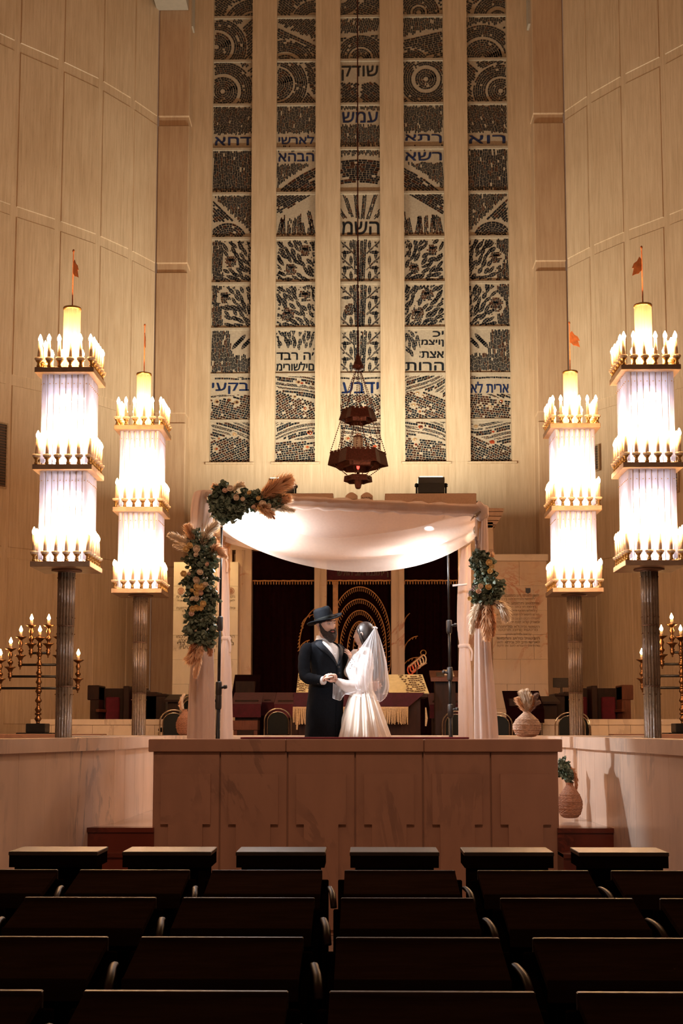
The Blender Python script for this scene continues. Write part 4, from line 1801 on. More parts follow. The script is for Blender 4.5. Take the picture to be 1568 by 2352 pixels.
et = thing('hanging_lamp', 'dark red bronze hanging lamp on a long rope before the middle window', 'hanging lamp', tuple(at(cxp, 1123, YC)))
c0 = at(cxp, 1000, YC)
rope = MB().tube([(c0.x, YC, at(cxp, 830, YC).z), (c0.x, YC, 20.5)], .012, 6)
obj('rope', rope, 'bronze_red', et)
X = c0.x
z = lambda py: at(cxp, py, YC).z
bell = MB().lathe([(.005, z(852)), (.05, z(851)), (.095, z(848)), (.10, z(840)), (.075, z(838)), (.07, z(833)), (.045, z(826)), (.035, z(818)), (.02, z(814)), (.012, z(812))][::1], 12, X, YC)
obj('crown_bell', bell, 'bronze_red', et)
m = MB(); star(m, cxp, 90, 944, 966, .84); obj('upper_ring', m, 'bronze_red', et)
m = MB(); star(m, cxp, 60, 960, 972, 1.1, False); obj('upper_tray', m, 'bronze_red', et)
m = MB(); star(m, cxp, 142, 1042, 1070, .92); obj('lower_ring', m, 'bronze_red', et)
m = MB(); star(m, cxp, 92, 1062, 1078, 1.15, False); obj('lower_tray', m, 'bronze_red', et)
m = MB(); star(m, cxp, 67, 1094, 1107, .96, False)
m.lathe([(.22, z(1101)), (.22, z(1099))], 12, X, YC)
obj('bottom_ring', m, 'bronze_red', et)
m = MB().lathe([(.03, z(1123)), (.045, z(1121)), (.075, z(1104)), (.075, z(1094)), (.05, z(1090))], 8, X, YC)
obj('finial', m, 'bronze_red', et)
m = MB().lathe([(.05, z(1004)), (.085, z(1006)), (.085, z(1002)), (.05, z(1001))], 16, X, YC)
obj('smoke_cap', m, 'bronze_red', et)


def chains(n, r0, za, r1, zb, ph=.12, sag=0):
    for i in range(n):
        m = MB()
        a = 2 * pi * i / n + ph
        p = Vector((X + r0 * math.cos(a), YC + r0 * math.sin(a), za))
        q = Vector((X + r1 * math.cos(a), YC + r1 * math.sin(a), zb))
        L = (q - p).length
        k = int(L / .035)
        for j in range(k):
            u = p + (q - p) * (j / k)
            v = p + (q - p) * ((j + .8) / k)
            m.tube([u, (u + v) / 2, v], [.004, .011, .004], 5)
        obj('chain', m, 'bronze_red', et)


chains(8, .05, z(853), .30, z(946))
chains(8, .29, z(964), .48, z(1044))
chains(6, .07, z(972), .20, z(1040), .4)
chains(6, .42, z(1070), .16, z(1096), .3)
m = MB().tube([(X, YC, z(1095)), (X, YC, z(1062))], .028, 10)
obj('lamp_glass', m, 'glass_brown', et, True)
m = MB().ball((X, YC - .035, z(1073)), .032, 10, 7, .8, .6, 1.5)
obj('red_flame_bulb', m, 'ember', et, True)
m = MB().lathe([(.085, z(1005)), (.085, z(1045))], 14, X, YC, False)
obj('glass_chimney', m, 'rod_glass2', et, True) if 'rod_glass2' in M else obj('glass_chimney', m, 'sheer_cloth', et, True)


# ---- nine-armed candelabra
def candelabrum(px_stem, Y, lab, name='candelabrum'):
    s = Y / F
    c = at(px_stem, 1660, Y)
    zb = at(px_stem, 1688, Y).z
    r = thing('candelabrum', lab, 'candelabrum', (c.x, Y, zb), 'nine-armed candelabra')
    Z = lambda py: zb + (1688 - py) * s * 1.0
    x = c.x
    m = MB().box(x - .24, x + .24, Y - .2, Y + .2, zb, zb + .03, .005).box(x - .13, x + .13, Y - .13, Y + .13, zb + .03, Z(1662), .008)
    obj('base', m, 'black_metal', r)
    prof = []
    py = 1662
    k = 0
    zz = Z(1662)
    top = Z(1472)
    nb = 9
    H = (top - zz) / nb
    for i in range(nb):
        b0 = zz + i * H
        R_ = .050 - .0015 * i
        prof += [(.020, b0), (.030, b0 + H * .06), (.022, b0 + H * .12), (R_ * .6, b0 + H * .25), (R_, b0 + H * .5), (R_ * .6, b0 + H * .75), (.022, b0 + H * .9)]
    m = MB().lathe(prof, 14, x, Y)
    st = obj('stem', m, 'dark_brass', r, True)
    for q in (1500, 1527, 1554, 1581, 1610, 1640):
        m = MB()
        m.lathe([(.03, Z(q + 3)), (.045, Z(q + 2)), (.045, Z(q - 2)), (.03, Z(q - 3))], 12, x, Y)
        obj('stem_ring', m, 'dark_brass', st, True)
    m = MB().lathe([(.02, Z(1474)), (.045, Z(1470)), (.06, Z(1467)), (.085, Z(1466)), (.07, Z(1463)), (.03, Z(1464)), (.028, Z(1460))], 12, x, Y)
    obj('drip_cup', m, 'dark_brass', st, True)

    def flame(x_, zc, par):
        m = MB().tube([(x_, Y, zc), (x_, Y, zc + 11 * s)], .020, 8)
        cd = obj('candle', m, 'wax', par, True)
        m = MB().rings([[Vector((x_ + q * math.cos(2 * pi * j / 8), Y + q * math.sin(2 * pi * j / 8), zc + 11 * s + h)) for j in range(8)] for q, h in ((.010, 0), (.024, .02), (.024, .035), (.012, .062), (.003, .085))])
        obj('bulb', m, 'bulb_small', cd, True)
    flame(x, Z(1462), r)
    for i, (off, q) in enumerate(((20, 1500), (44, 1527), (67, 1554), (90, 1581))):
        m = MB().tube([(x - off * s, Y, Z(q)), (x + off * s, Y, Z(q))], .017, 8)
        obj('arm', m, 'black_metal', r, True)
        for sg in (-1, 1):
            X_ = x + sg * off * s
            b = lambda d: Z(q) + d * s
            m = MB().lathe([(.004, b(-11)), (.012, b(-9)), (.006, b(-7)), (.022, b(-4)), (.03, b(-1)), (.03, b(1)), (.022, b(3)), (.035, b(6)), (.018, b(9)), (.03, b(12)), (.035, b(15)), (.05, b(18)), (.085, b(22)), (.05, b(22.5)), (.015, b(23)),
                            (.02, b(27)), (.038, b(31)), (.04, b(34)), (.02, b(37)), (.018, b(42)), (.034, b(50)), (.018, b(56)), (.022, b(58)), (.05, b(61)), (.085, b(65)), (.06, b(65.5)), (.02, b(65))], 10, X_, Y)
            a = obj('candle_arm', m, 'dark_brass', r, True)
            flame(X_, b(65), a)
    return r


def plinth(c, Y, lab):
    m = MB().box(c.x - .6, c.x + .6, Y - .28, Y + .3, ZST, c.z)
    m.box(c.x - .64, c.x + .64, Y - .32, Y + .34, c.z - .06, c.z, .005)
    o = obj('marble_plinth', m, 'cream_marble')
    tag(o, lab, 'plinth', 'plinths under the candelabra')


YMN = 17.0
candelabrum(87, YMN, 'nine-armed candelabrum with all its stem visible, below the engraved words')
candelabrum(1568, YMN, 'nine-armed candelabrum cut in half by the photo edge')
for px, lab in ((87, 'plinth carrying the candelabrum below the engraved words'), (1568, 'plinth carrying the candelabrum at the photo edge')):
    plinth(at(px, 1688, YMN), YMN, lab)


# ---- arched tube chairs
def chair():
    r = thing('banquet_chair', 'x', 'chair', (0, 0, ZST), 'black arched-back chairs with metal tube frames')
    w, h = .20, .90
    def arch(ww, z0, z1, y, n=14):
        pts = [(-ww, y + .04, z0)]
        zc = z1 - ww
        pts += [(ww * math.cos(pi - pi * i / n), y - .04 * (zc + ww * math.sin(pi * i / n) - z0) / (z1 - z0) + .04, zc + ww * math.sin(pi * i / n)) for i in range(n + 1)]
        pts += [(ww, y + .04, z0)]
        return pts
    Y_ = -.2
    obj('outer_hoop', MB().tube(arch(w, 0.02, h, Y_), .011, 8), 'chrome', r, True, world=False)
    obj('inner_hoop', MB().tube(arch(w - .045, .44, h - .05, Y_), .009, 8), 'chrome', r, True, world=False)
    ww = w - .055
    pts = []
    zc = h - .06 - ww
    for i in range(15):
        a = pi * i / 14
        pts.append((ww * math.cos(a), zc + ww * math.sin(a)))
    pts = [(ww, .50)] + pts + [(-ww, .50)]
    m = MB().prism_y(pts, Y_ - .022, Y_ + .022)
    obj('backrest', m, 'black_leather', r, world=False)
    obj('seat', MB().box(-w + .01, w - .01, Y_ + .02, .24, .43, .49, .02), 'black_leather', r, world=False)
    for s in (-1, 1):
        obj('leg', MB().tube([(s * (w - .02), .22, .43), (s * (w - .02), .24, .0)], .011, 8), 'chrome', r, True, world=False)
    obj('stretcher', MB().tube([(-w + .02, .22, .2), (w - .02, .22, .2)], .008, 6), 'chrome', r, True, world=False)
    return r


ch = chair()
# (px of the arch, py of its top, depth, turn)
CH = [(640, 1628, 19.0, 0, 'black chair with brass tube arch showing between the drape and the groom'),
      (399, 1631, 18.6, .15, 'black arched chair facing away beside the half hidden wicker vase'),
      (408, 1600, 19.6, 1.1, 'black arched chair turned sideways, leaning above another chair near the wicker vase'),
      (1048, 1634, 18.4, -.1, 'black arched chair half hidden behind the tall bare light stand'),
      (1144, 1637, 19.0, -.1, 'black arched chair peeping out behind the pampas drape'),
      (1306, 1637, 17.6, -.1, 'black arched chair half behind a glass tower lamp column'),
      (1362, 1640, 18.0, -1.15, 'black arched chair seen from its side beyond the tower lamp column')]
for i, (px, py, Y, rz, lab) in enumerate(CH):
    p = at(px, py, Y)
    zz = p.z - .90
    if i == 0:
        ch.location = (p.x, Y, ZST)
        ch['label'] = lab
        r = ch
    else:
        r = copy_tree(ch, (p.x, Y, ZST), rz, lab)
    r.scale = (1, 1, (p.z - ZST) / .90)

# ---- wooden seats with red cushions
def throne(sgn, x_out, x_in, Y, lab):
    """sgn +1: outer end at the left"""
    zf = 1.32
    A = lambda px, py: at(px, py, Y)
    X0 = lambda px: at(px, 1600, Y).x
    r = thing('wooden_pew', lab, 'wooden seat', ((X0(x_out) + X0(x_in)) / 2, Y, zf))
    s = (X0(x_in) - X0(x_out)) / 125.0 * 1.0
    P_ = lambda u: X0(x_out) + s * u          # u: px inward from the outer end
    zt = A(300, 1577).z
    def bx(u0, u1, z0, z1, y0, y1, b=.0):
        a, c = P_(u0), P_(u1)
        return MB().box(min(a, c), max(a, c), Y + y0, Y + y1, z0, z1, b)
    obj('back_panel', bx(10, 128, zf, zt - .02, .35, .42), 'dark_wood', r)
    obj('end_post', bx(6, 26, zf, zt, -.1, .42, .01).merge(bx(0, 26, zt - .23, zt + .02, -.12, .44, .01)), 'red_wood' if sgn < 0 else 'dark_wood', r)
    obj('middle_post', bx(80, 94, zf, zt + .01, -.05, .42, .01), 'dark_wood', r)
    obj('inner_post', bx(118, 132, zf, zt - .05, -.05, .42, .01), 'dark_wood', r)
    obj('back_cushion', bx(30, 63, zf + .42, zt - .17, .28, .35, .02), 'seat_red', r)
    obj('back_cushion', bx(96, 116, zf + .42, zt - .17, .28, .35, .02), 'seat_red', r)
    obj('seat', bx(26, 118, zf + .34, zf + .42, -.1, .35, .01), 'dark_wood', r)
    a = MB().box(min(P_(26), P_(34)), max(P_(26), P_(34)), Y - .35, Y + .3, zf + .56, zf + .61, .01)
    obj('armrest', a, 'red_wood', r)
    # lower stepped desk
    obj('side_desk', bx(132, 162, zf, zt - .10, -.3, .3, .005).merge(bx(130, 184, zt - .17, zt - .13, -.32, .32, .005)).merge(bx(134, 182, zf, zt - .17, -.3, .3, .005)), 'dark_wood', r)
    return r


throne(1, 204, 329, 21.4, 'dark wooden seat with a red cushion behind the kerb, between candelabrum and wicker vase')
throne(-1, 1451, 1326, 21.4, 'dark wooden seat with a bright red cushion between the two tower lamp columns')


def cab(name, pa, pb, py0, Y, mat, lab, cat, cloth_=None, zf=ZST, slope=.0):
    x0, x1 = at(pa, py0, Y).x, at(pb, py0, Y).x
    zt = at((pa + pb) / 2, py0, Y).z
    r = thing(name, lab, cat, ((x0 + x1) / 2, Y, zf))
    obj('body', MB().box(x0 + .04, x1 - .04, Y + .08, Y + .5, zf, zt - .12, .005), mat, r)
    m = MB().prism_x([(Y, zt - .14 - slope), (Y, zt - .10 - slope), (Y + .55, zt), (Y + .55, zt - .04)][::-1], x0, x1)
    top = obj('desk_top', m, mat, r)
    if cloth_:
        m = MB().prism_x([(Y - .02, zt - .135 - slope), (Y - .015, zt - .085 - slope), (Y + .56, zt + .012), (Y + .56, zt - .0)][::-1], x0 - .015, x1 + .015)
        m.box(x0 - .015, x1 + .015, Y - .025, Y - .012, zt - .30 - slope, zt - .086 - slope)
        obj('velvet_cover', m, cloth_, r)
    obj('foot', MB().box(x0 + .02, x1 - .02, Y + .05, Y + .52, zf, zf + .08, .005), mat, r)
    return r


cab('side_cabinet', 378, 436, 1593, 20.8, 'dark_wood', 'dark low cabinet behind the sideways arched chair', 'cabinet', zf=1.32)
cab('reading_table', 533, 597, 1590, 20.2, 'dark_wood', 'table under dark red cloth right beside the tied white drape', 'table', 'velvet', slope=.10)
cab('reading_table', 600, 627, 1590, 20.8, 'dark_wood', 'narrow table under dark red cloth between two wider ones', 'table', 'velvet', slope=.08)
cab('reading_table', 632, 690, 1590, 19.9, 'dark_wood', 'table under dark red cloth next to the fringed purple cover', 'table', 'velvet', slope=.10)
cab('reading_table', 988, 1062, 1591, 19.8, 'dark_wood', 'table under dark red cloth behind the tall bare light stand', 'table', 'velvet', slope=.10)
cab('lectern', 1164, 1246, 1586, 19.6, 'dark_wood', 'lectern with a draped dark velvet top behind the large woven vase', 'lectern', 'velvet_dark', slope=.2)
cab('lectern', 1238, 1286, 1597, 20.3, 'dark_wood', 'plain dark wooden lectern between the velvet one and the tower lamp', 'lectern', zf=ZST, slope=.0)
lec = cab('lectern', 534, 590, 1548, 21.6, 'dark_wood', 'tall dark lectern with sloping top behind the tied white drape', 'lectern', 'velvet_dark', slope=.3)

# bench front of plain reddish wood
x0, x1 = at(533, 1660, 18.6).x, at(592, 1660, 18.6).x
b = thing('bench', 'plain brown wooden bench standing low between drape and arched chair', 'bench', ((x0 + x1) / 2, 18.6, ZST))
zt = at(560, 1655, 18.6).z
obj('seat_board', MB().box(x0, x1, 18.6, 18.95, zt - .14, zt, .005), 'red_wood', b)
for x in (x0 + .02, x1 - .06):
    obj('leg', MB().box(x, x + .05, 18.62, 18.68, ZST, zt - .14), 'red_wood', b)

# desk with open books
Y = 19.2
p0, p1 = at(989, 1556, Y), at(1054, 1537, Y)
d = thing('book_stand', 'reddish wooden stand with open books behind the bare light stand', 'book stand', ((p0.x + p1.x) / 2, Y, ZST))
m = MB().prism_x([(Y, p0.z - .06), (Y, p0.z), (Y + .45, p1.z), (Y + .45, p1.z - .05)][::-1], p0.x, p1.x + .02)
obj('sloping_top', m, 'red_wood', d)
obj('body', MB().box(p0.x + .07, p1.x - .05, Y + .1, Y + .4, ZST, p0.z - .05), 'dark_wood', d)
def on_slope(u0, u1, v0, v1, mat, name, lab, th=.015):
    n = (p1.z - p0.z) / .45
    mm = MB()
    xa, xb = p0.x + (p1.x - p0.x) * u0, p0.x + (p1.x - p0.x) * u1
    f = lambda v: (Y + .45 * v, p0.z + (p1.z - p0.z) * v)
    (ya, za), (yb, zb_) = f(v0), f(v1)
    mm.prism_x([(ya, za + .002), (ya, za + th), (yb, zb_ + th), (yb, zb_ + .002)][::-1], xa, xb)
    o = obj(name, mm, mat)
    tag(o, lab, 'book')
on_slope(.22, .48, .1, .6, 'vent_dark', 'prayer_book', 'dark closed book lying on the reddish book stand')
on_slope(.50, .70, .3, .98, 'paper', 'prayer_book', 'open pale book beside the dark book on the reddish stand')
on_slope(.74, .84, .15, .95, 'paper', 'booklet', 'thin white booklet at the far end of the reddish stand', .01)

# the central reading table with fringed velvet cover
Y = 17.6
xa, xb = at(674, 1610, Y).x, at(973, 1610, Y).x
zt = at(800, 1592, Y).z
t = thing('reading_desk_table', 'wide central table with velvet cover and long fringe, behind the couple', 'table', ((xa + xb) / 2, Y, ZST))
obj('body', MB().box(xa + .06, xb - .04, Y + .08, Y + .75, ZST, zt - .06, .01), 'dark_wood', t)
obj('table_top', MB().box(xa - .01, xb + .06, Y - .01, Y + .85, zt - .06, zt - .01, .008), 'dark_wood', t)
m = MB()
zf_ = lambda u: zt - .20 if u < .88 else zt - .20 + (u - .88) * 1.5
m.grid(lambda u, v: (xa + (xb - xa) * u, Y - .03 - .008 * math.sin(u * 40) * v, zt + .006 - (zt - zf_(u)) * v), 60, 5)
m.grid(lambda u, v: (xa + (xb - xa) * u, Y - .03 + .5 * v, zt + .006), 20, 2)
cv = obj('velvet_cover', m, 'velvet_table', t, True)
m = MB()
k = 120
rg = random.Random(4)
for i in range(k):
    u = i / k
    if .20 < u < .62 and False:
        continue
    if u > .88:
        continue
    x = xa + (xb - xa) * u
    L = .22 + rg.uniform(-.02, .02)
    z1 = zf_(u)
    m.tube([(x, Y - .04, z1 + .01), (x + rg.uniform(-.004, .004), Y - .045, z1 - L * .5), (x + rg.uniform(-.008, .008), Y - .04, z1 - L)], [.009, .007, .006], 5)
m.box(xa, xa + (xb - xa) * .88, Y - .05, Y - .032, zt - .215, zt - .195)
obj('fringe', m, 'cream_thread', cv)
for (px, py) in ((682, 1668), (977, 1660)):
    c = at(px, 1632, Y - .02)
    m = MB().tube([(c.x, Y - .06, at(px, 1625, Y).z), (c.x + .01, Y - .06, at(px, 1650, Y).z), (c.x, Y - .06, at(px, py + 8, Y).z)], [.008, .02, .012], 6)
    obj('tassel', m, 'cream_thread', cv)
# sloping glass-topped panels lying on it
for i, (pxs, lab) in enumerate((((680, 1590, 718, 1545), 'sheet of glass sloping on the table behind the sleeve of the groom'), ((893, 1592, 985, 1549), 'large glass sheet reflecting the mosaic, on the table behind the bride'))):
    a, b = at(pxs[0], pxs[1], Y + .0), at(pxs[2], pxs[3], Y + .6)
    xr = at(pxs[2], pxs[1], Y).x
    xl2 = at(pxs[0] + 5 if i == 0 else pxs[0] - 6, pxs[3], Y + .6).x
    xr2 = at(970 if i else pxs[2], pxs[3], Y + .6).x
    g = thing('glass_sheet', lab, 'glass sheet', (a.x, Y, a.z))
    vs = [(a.x, Y + .01, a.z), (xr, Y + .01, a.z), (xr2, Y + .62, b.z), (xl2, Y + .62, b.z)]
    vs2 = [(p[0], p[1] + .01, p[2] - .012) for p in vs]
    m = MB().add(vs + vs2, [(0, 1, 2, 3), (7, 6, 5, 4), (0, 4, 5, 1), (1, 5, 6, 2), (2, 6, 7, 3), (3, 7, 4, 0)])
    obj('pane', m, 'glass_panel', g)
    # dark bits laid on the glass to paint a reflection of the mosaic
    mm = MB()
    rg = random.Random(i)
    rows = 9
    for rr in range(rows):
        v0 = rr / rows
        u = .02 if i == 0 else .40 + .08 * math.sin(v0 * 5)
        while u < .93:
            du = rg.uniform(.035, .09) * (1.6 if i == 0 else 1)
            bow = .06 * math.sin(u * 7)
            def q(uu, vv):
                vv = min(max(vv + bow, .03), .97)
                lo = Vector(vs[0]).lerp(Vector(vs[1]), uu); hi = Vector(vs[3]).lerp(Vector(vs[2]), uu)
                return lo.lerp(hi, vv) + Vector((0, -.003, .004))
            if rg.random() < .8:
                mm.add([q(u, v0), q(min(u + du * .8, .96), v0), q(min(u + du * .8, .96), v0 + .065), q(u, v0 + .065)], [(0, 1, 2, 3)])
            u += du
    obj('painted_reflection', mm, 'plate_bronze', g)

# ornamental rack behind the table
Y = 18.6
p0 = at(940, 1532, Y)
r = thing('scroll_rack', 'small slanted metal rack of red and pale ornaments above the glass sheet', 'rack', (p0.x + .1, Y, ZST))
q0, q1 = at(938, 1532, Y), at(972, 1504, Y)
ang = math.atan2(q1.z - q0.z, q1.x - q0.x)
m = MB().tube([q0, q1], .02, 6).tube([q0 + Vector((.05, 0, -.07)), q1 + Vector((.05, 0, -.12))], .012, 6)
obj('rail', m, 'dark_brass', r)
obj('post', MB().tube([(at(957, 1530, Y).x, Y, ZST), at(957, 1530, Y)], .014, 6), 'black_metal', r)
for i in range(6):
    c = q0.lerp(q1, (i + .3) / 6)
    m = MB()
    pts = [c + Vector((.045 * math.cos(t_) + .02, 0, -.05 + .07 * math.sin(t_))) for t_ in [2 * pi * j / 12 for j in range(13)]]
    m.tube(pts, .011, 6)
    obj('ornament', m, 'red_enamel' if i < 3 else 'cream_thread', r)
m = MB().tube([q1 + Vector((.04 * math.cos(t_), 0, .03 + .04 * math.sin(t_))) for t_ in [2 * pi * j / 12 for j in range(13)]], .007, 6)
obj('ring', m, 'brass', r)

# dark sign on the wall behind the tower lamp
c = at(1270, 1557, 26.2)
sgn_ = thing('wall_plaque', 'dark metal plaque behind the column of a glass tower lamp', 'plaque', tuple(at(1288, 1567, 23.9)))
a, b = at(1270, 1579, 23.9), at(1309, 1557, 23.9)
obj('plate', MB().box(a.x, b.x, 23.9, 23.93, a.z, b.z, .004), 'vent_dark', sgn_)
obj('bracket', MB().box(a.x + .1, a.x + .14, 23.93, 24.1, a.z - .0, b.z), 'vent_dark', sgn_)
obj('stand_foot', MB().box((a.x + b.x) / 2 - .02, (a.x + b.x) / 2 + .02, 23.93, 23.97, ZST, a.z), 'vent_dark', sgn_)
# ================================================================ the wedding canopy
FL, FR = at(472, 1136, 10.95), at(1106, 1166, 11.35)
BL, BR = at(517, 1243, 13.35), at(1060, 1243, 13.35)
can = thing('wedding_canopy', 'bamboo wedding canopy with sagging white cloth roof and tied white corner drapes', 'canopy', (0, 12.2, ZP))


def bamboo(p, q, r=.04, mat='bamboo', name='bamboo_pole', n=12):
    p, q = Vector(p), Vector(q)
    L = (q - p).length
    k = max(3, int(L / .32))
    pts, rs = [], []
    for i in range(k):
        for u, m_ in ((0.0, 1.10), (.03, 1.02), (.06, .97), (.5, .95), (.94, .97), (.97, 1.02)):
            pts.append(p + (q - p) * ((i + u) / k))
            rs.append(r * m_)
    pts.append(q); rs.append(r)
    return obj(name, MB().tube(pts, rs, n), mat, can, True)


def down(p):
    return Vector((p.x, p.y, ZP))


fl_b, fr_b = down(at(452, 1700, 10.98)), down(at(1118, 1700, 11.38))
bl_b, br_b = down(at(518, 1700, 13.35)), down(at(1066, 1700, 13.35))
bamboo(fl_b, FL + Vector((-.02, .0, -.04)), .042, 'bamboo')
bamboo(fr_b, FR + Vector((-.02, .03, -.05)), .045, 'bamboo')
bamboo(bl_b, BL + Vector((0.02, 0, .05)), .036, 'bamboo')
bamboo(br_b, BR + Vector((0, 0, .05)), .042, 'bamboo_pale')
bamboo(FL + Vector((-.03, -.02, -.03)), FR + Vector((.0, -.02, -.03)), .038, 'bamboo', 'bamboo_beam')
bamboo(BL + Vector((-.08, 0, .0)), BR + Vector((.08, 0, .0)), .038, 'bamboo', 'bamboo_beam')
bamboo(FL + Vector((.03, .03, -.22)), BL + Vector((.02, -.05, -.05)), .045, 'bamboo', 'bamboo_beam')
bamboo(FR + Vector((-.03, .03, -.2)), BR + Vector((0, -.05, -.05)), .045, 'bamboo_pale', 'bamboo_beam')


def roof(u, v):
    a = FL.lerp(FR, u)
    b = BL.lerp(BR, u)
    p = a.lerp(b, v)
    cu = max(0, 1 - (2 * u - 1) ** 2) ** .62
    sv = math.sin(pi * v ** .85) ** .9 if 0 < v < 1 else 0
    fold = .018 * math.sin(14 * v + 2.2 * math.cos(u * pi)) * (1 - .4 * cu) + .012 * math.sin(23 * v + 5 * u)
    ed = min(u, 1 - u)
    gather = .05 * math.sin(34 * v) * math.exp(-ed * 16)
    p = p + Vector((0, 0, -.325 * cu * sv - .03 + fold * min(1, v * 5) + gather))
    return p


obj('cloth_roof', MB().grid(roof, 70, 50), 'canopy_cloth', can, True)


def swag(u, v):
    p = FL.lerp(FR, u) + Vector((0, -.02, -.03))
    cu = max(0, 1 - (2 * u - 1) ** 2) ** .7
    d = .36 * cu
    y = .75 * v * cu + .1 * v
    zz = -.14 * v - d * v ** 1.3
    zz += .016 * math.sin(20 * v + 4 * u) * v
    return p + Vector((0, y, zz))


obj('cloth_swag', MB().grid(swag, 60, 24), 'sheer_cloth', can, True)
# cloth rolled round the front beam
pts = [FL.lerp(FR, i / 40) + Vector((0, -.02, -.035 + .006 * math.sin(i * 1.7))) for i in range(0, 41)]
m = MB().tube(pts, [.058 + .006 * math.sin(i * 2.3) for i in range(41)], 14, flat=.85)
obj('beam_wrap', m, 'sheer_cloth', can, True)
# corner knots of cloth
for c, r_ in ((FR, .075),):
    m = MB().box(c.x - r_, c.x + r_ * .8, c.y - .07, c.y + .08, c.z - r_ * 1.5, c.z + r_ * .55, .03)
    m = remesh(m, .012, 4)
    m.v = [v + Vector((0, 0, .018 * math.sin(v.x * 60 + v.z * 25))) for v in m.v]
    obj('corner_wrap', m, 'drape_cloth', can, True)


def drape(stations, Y, n_pl, mat, name='drape', depth=.55, amp=.16, seed=0, to_floor=True, lean=0.0):
    P = []
    for px, py, hw in stations:
        p = at(px, py, Y)
        P.append((p, hw / F * Y))
    if to_floor:
        last = P[-1]
        P.append((Vector((last[0].x, Y, ZP + .01)), last[1] * 1.08))
    cs = catmull([p for p, w in P], 6)
    ws = cat1([w for p, w in P], 6)
    n = n_pl * 8
    rings = []
    for k, (c, w) in enumerate(zip(cs, ws)):
        rg_ = []
        for i in range(n):
            a = 2 * pi * i / n
            am = amp * (1 + .4 * math.sin(3 * a + seed))
            r = 1 + am * math.cos(n_pl * a + .3 * math.sin(k * .15 + seed) + seed)
            rg_.append(Vector((c.x + w * r * math.cos(a) / (1 + amp * .6), Y + w * depth * r * math.sin(a), c.z)))
        rings.append(rg_)
    return obj(name, MB().rings(rings, False), mat, can, True)


drape([(474, 1126, 6), (473, 1128, 22), (471, 1136, 28), (466, 1165, 28), (461, 1200, 24), (457, 1240, 22), (462, 1330, 22), (466, 1430, 22), (464, 1500, 25), (462, 1600, 29), (460, 1700, 31)], 10.95, 8, 'drape_cloth', seed=1, depth=.5)
drape([(509, 1225, 12), (510, 1290, 13), (512, 1360, 14), (515, 1430, 12), (519, 1464, 8), (517, 1485, 11), (514, 1560, 18), (514, 1700, 21)], 13.25, 6, 'drape_cloth', seed=2, depth=.6)
drape([(1110, 1163, 8), (1110, 1200, 9), (1109, 1260, 12), (1106, 1350, 18), (1106, 1440, 17), (1108, 1500, 19), (1112, 1600, 24), (1116, 1700, 27)], 11.35, 8, 'drape_cloth', seed=3, depth=.55)
drape([(1072, 1235, 8), (1069, 1290, 13), (1066, 1370, 16), (1065, 1440, 15), (1066, 1482, 11), (1067, 1500, 13), (1069, 1600, 17), (1071, 1700, 18.5)], 13.25, 6, 'drape_cloth', seed=4, depth=.6)
for px, py, Y, w in ((519, 1466, 13.25, 9), (1066, 1484, 13.25, 12), (513, 1282, 13.2, 9)):
    c = at(px, py, Y)
    ww = w / F * Y
    m = MB().rings([[Vector((c.x + (ww + rr) * math.cos(2 * pi * i / 20), Y + (ww * .65 + rr) * math.sin(2 * pi * i / 20), c.z + zz)) for i in range(20)] for rr, zz in ((0, -.022), (.012, -.01), (.012, .01), (0, .022))], False)
    m.tube(catmull([c + Vector((ww * .6, -.06, 0)), c + Vector((ww * 1.3, -.08, -.06)), c + Vector((ww * 1.2, -.07, -.16))], 4), [.016, .012, .012, .012, .012, .012, .012, .012, .010], 6, flat=.4)
    obj('tie', m, 'drape_cloth', can, True)
c = at(1092, 1184, 11.3)
obj('hook', MB().tube([c + Vector((.04, -.02, .03)), c + Vector((0, -.05, .0)), c + Vector((-.05, -.04, -.05))], .008, 6).ball(c, .02, 8, 6), 'chrome', can, True)
# white bar sticking out beside the far post
a, b = at(1039, 1345, 13.0), at(1072, 1342, 13.0)
tg = MB().tube([a, b], .011, 8)
obj('white_peg', tg, 'shirt_white', can, True)


# ---------------------------------------------------------------- flowers
def leafmesh(m, p, size, rg, round_=.8):
    d = Vector((rg.uniform(-1, 1), rg.uniform(-1, .6), rg.uniform(-1, 1))).normalized()
    u = d.cross(Vector((rg.uniform(-1, 1), rg.uniform(-1, 1), rg.uniform(-1, 1)))).normalized()
    nn = d.cross(u) * .18 * size
    w = size * round_ * .5
    vs = [p, p + d * size * .3 + u * w * .85, p + d * size * .7 + u * w, p + d * size + nn, p + d * size * .7 - u * w, p + d * size * .3 - u * w * .85, p + d * size * .5 - nn]
    m.add(vs, [(0, 1, 6), (1, 2, 6), (2, 3, 6), (3, 4, 6), (4, 5, 6), (5, 0, 6)])


def rose(m, c, r, rg):
    c = Vector(c)
    m.ball(c, r * .55, 8, 6)
    ax = Vector((rg.uniform(-.5, .5), -1, rg.uniform(-.4, .6))).normalized()
    u = ax.cross(Vector((0, 0, 1))).normalized()
    w = ax.cross(u)
    for ring_, (n, rr, out, hgt) in enumerate(((4, .5, .10, .75), (5, .75, .25, .62), (6, 1.0, .5, .40))):
        for i in range(n):
            a = 2 * pi * (i + ring_ * .4) / n + rg.uniform(-.15, .15)
            da = pi / n * 1.25

            def pt(s, t):
                an = a + (s - .5) * 2 * da
                rad = r * (rr * (.35 + .65 * t) + out * .25 * t * t) * (1 - .12 * (2 * s - 1) ** 2)
                return c + (u * math.cos(an) + w * math.sin(an)) * rad + ax * r * (hgt * t - .25 + .35 * (1 - (2 * s - 1) ** 2) * t * .4)
            m.grid(pt, 4, 3)


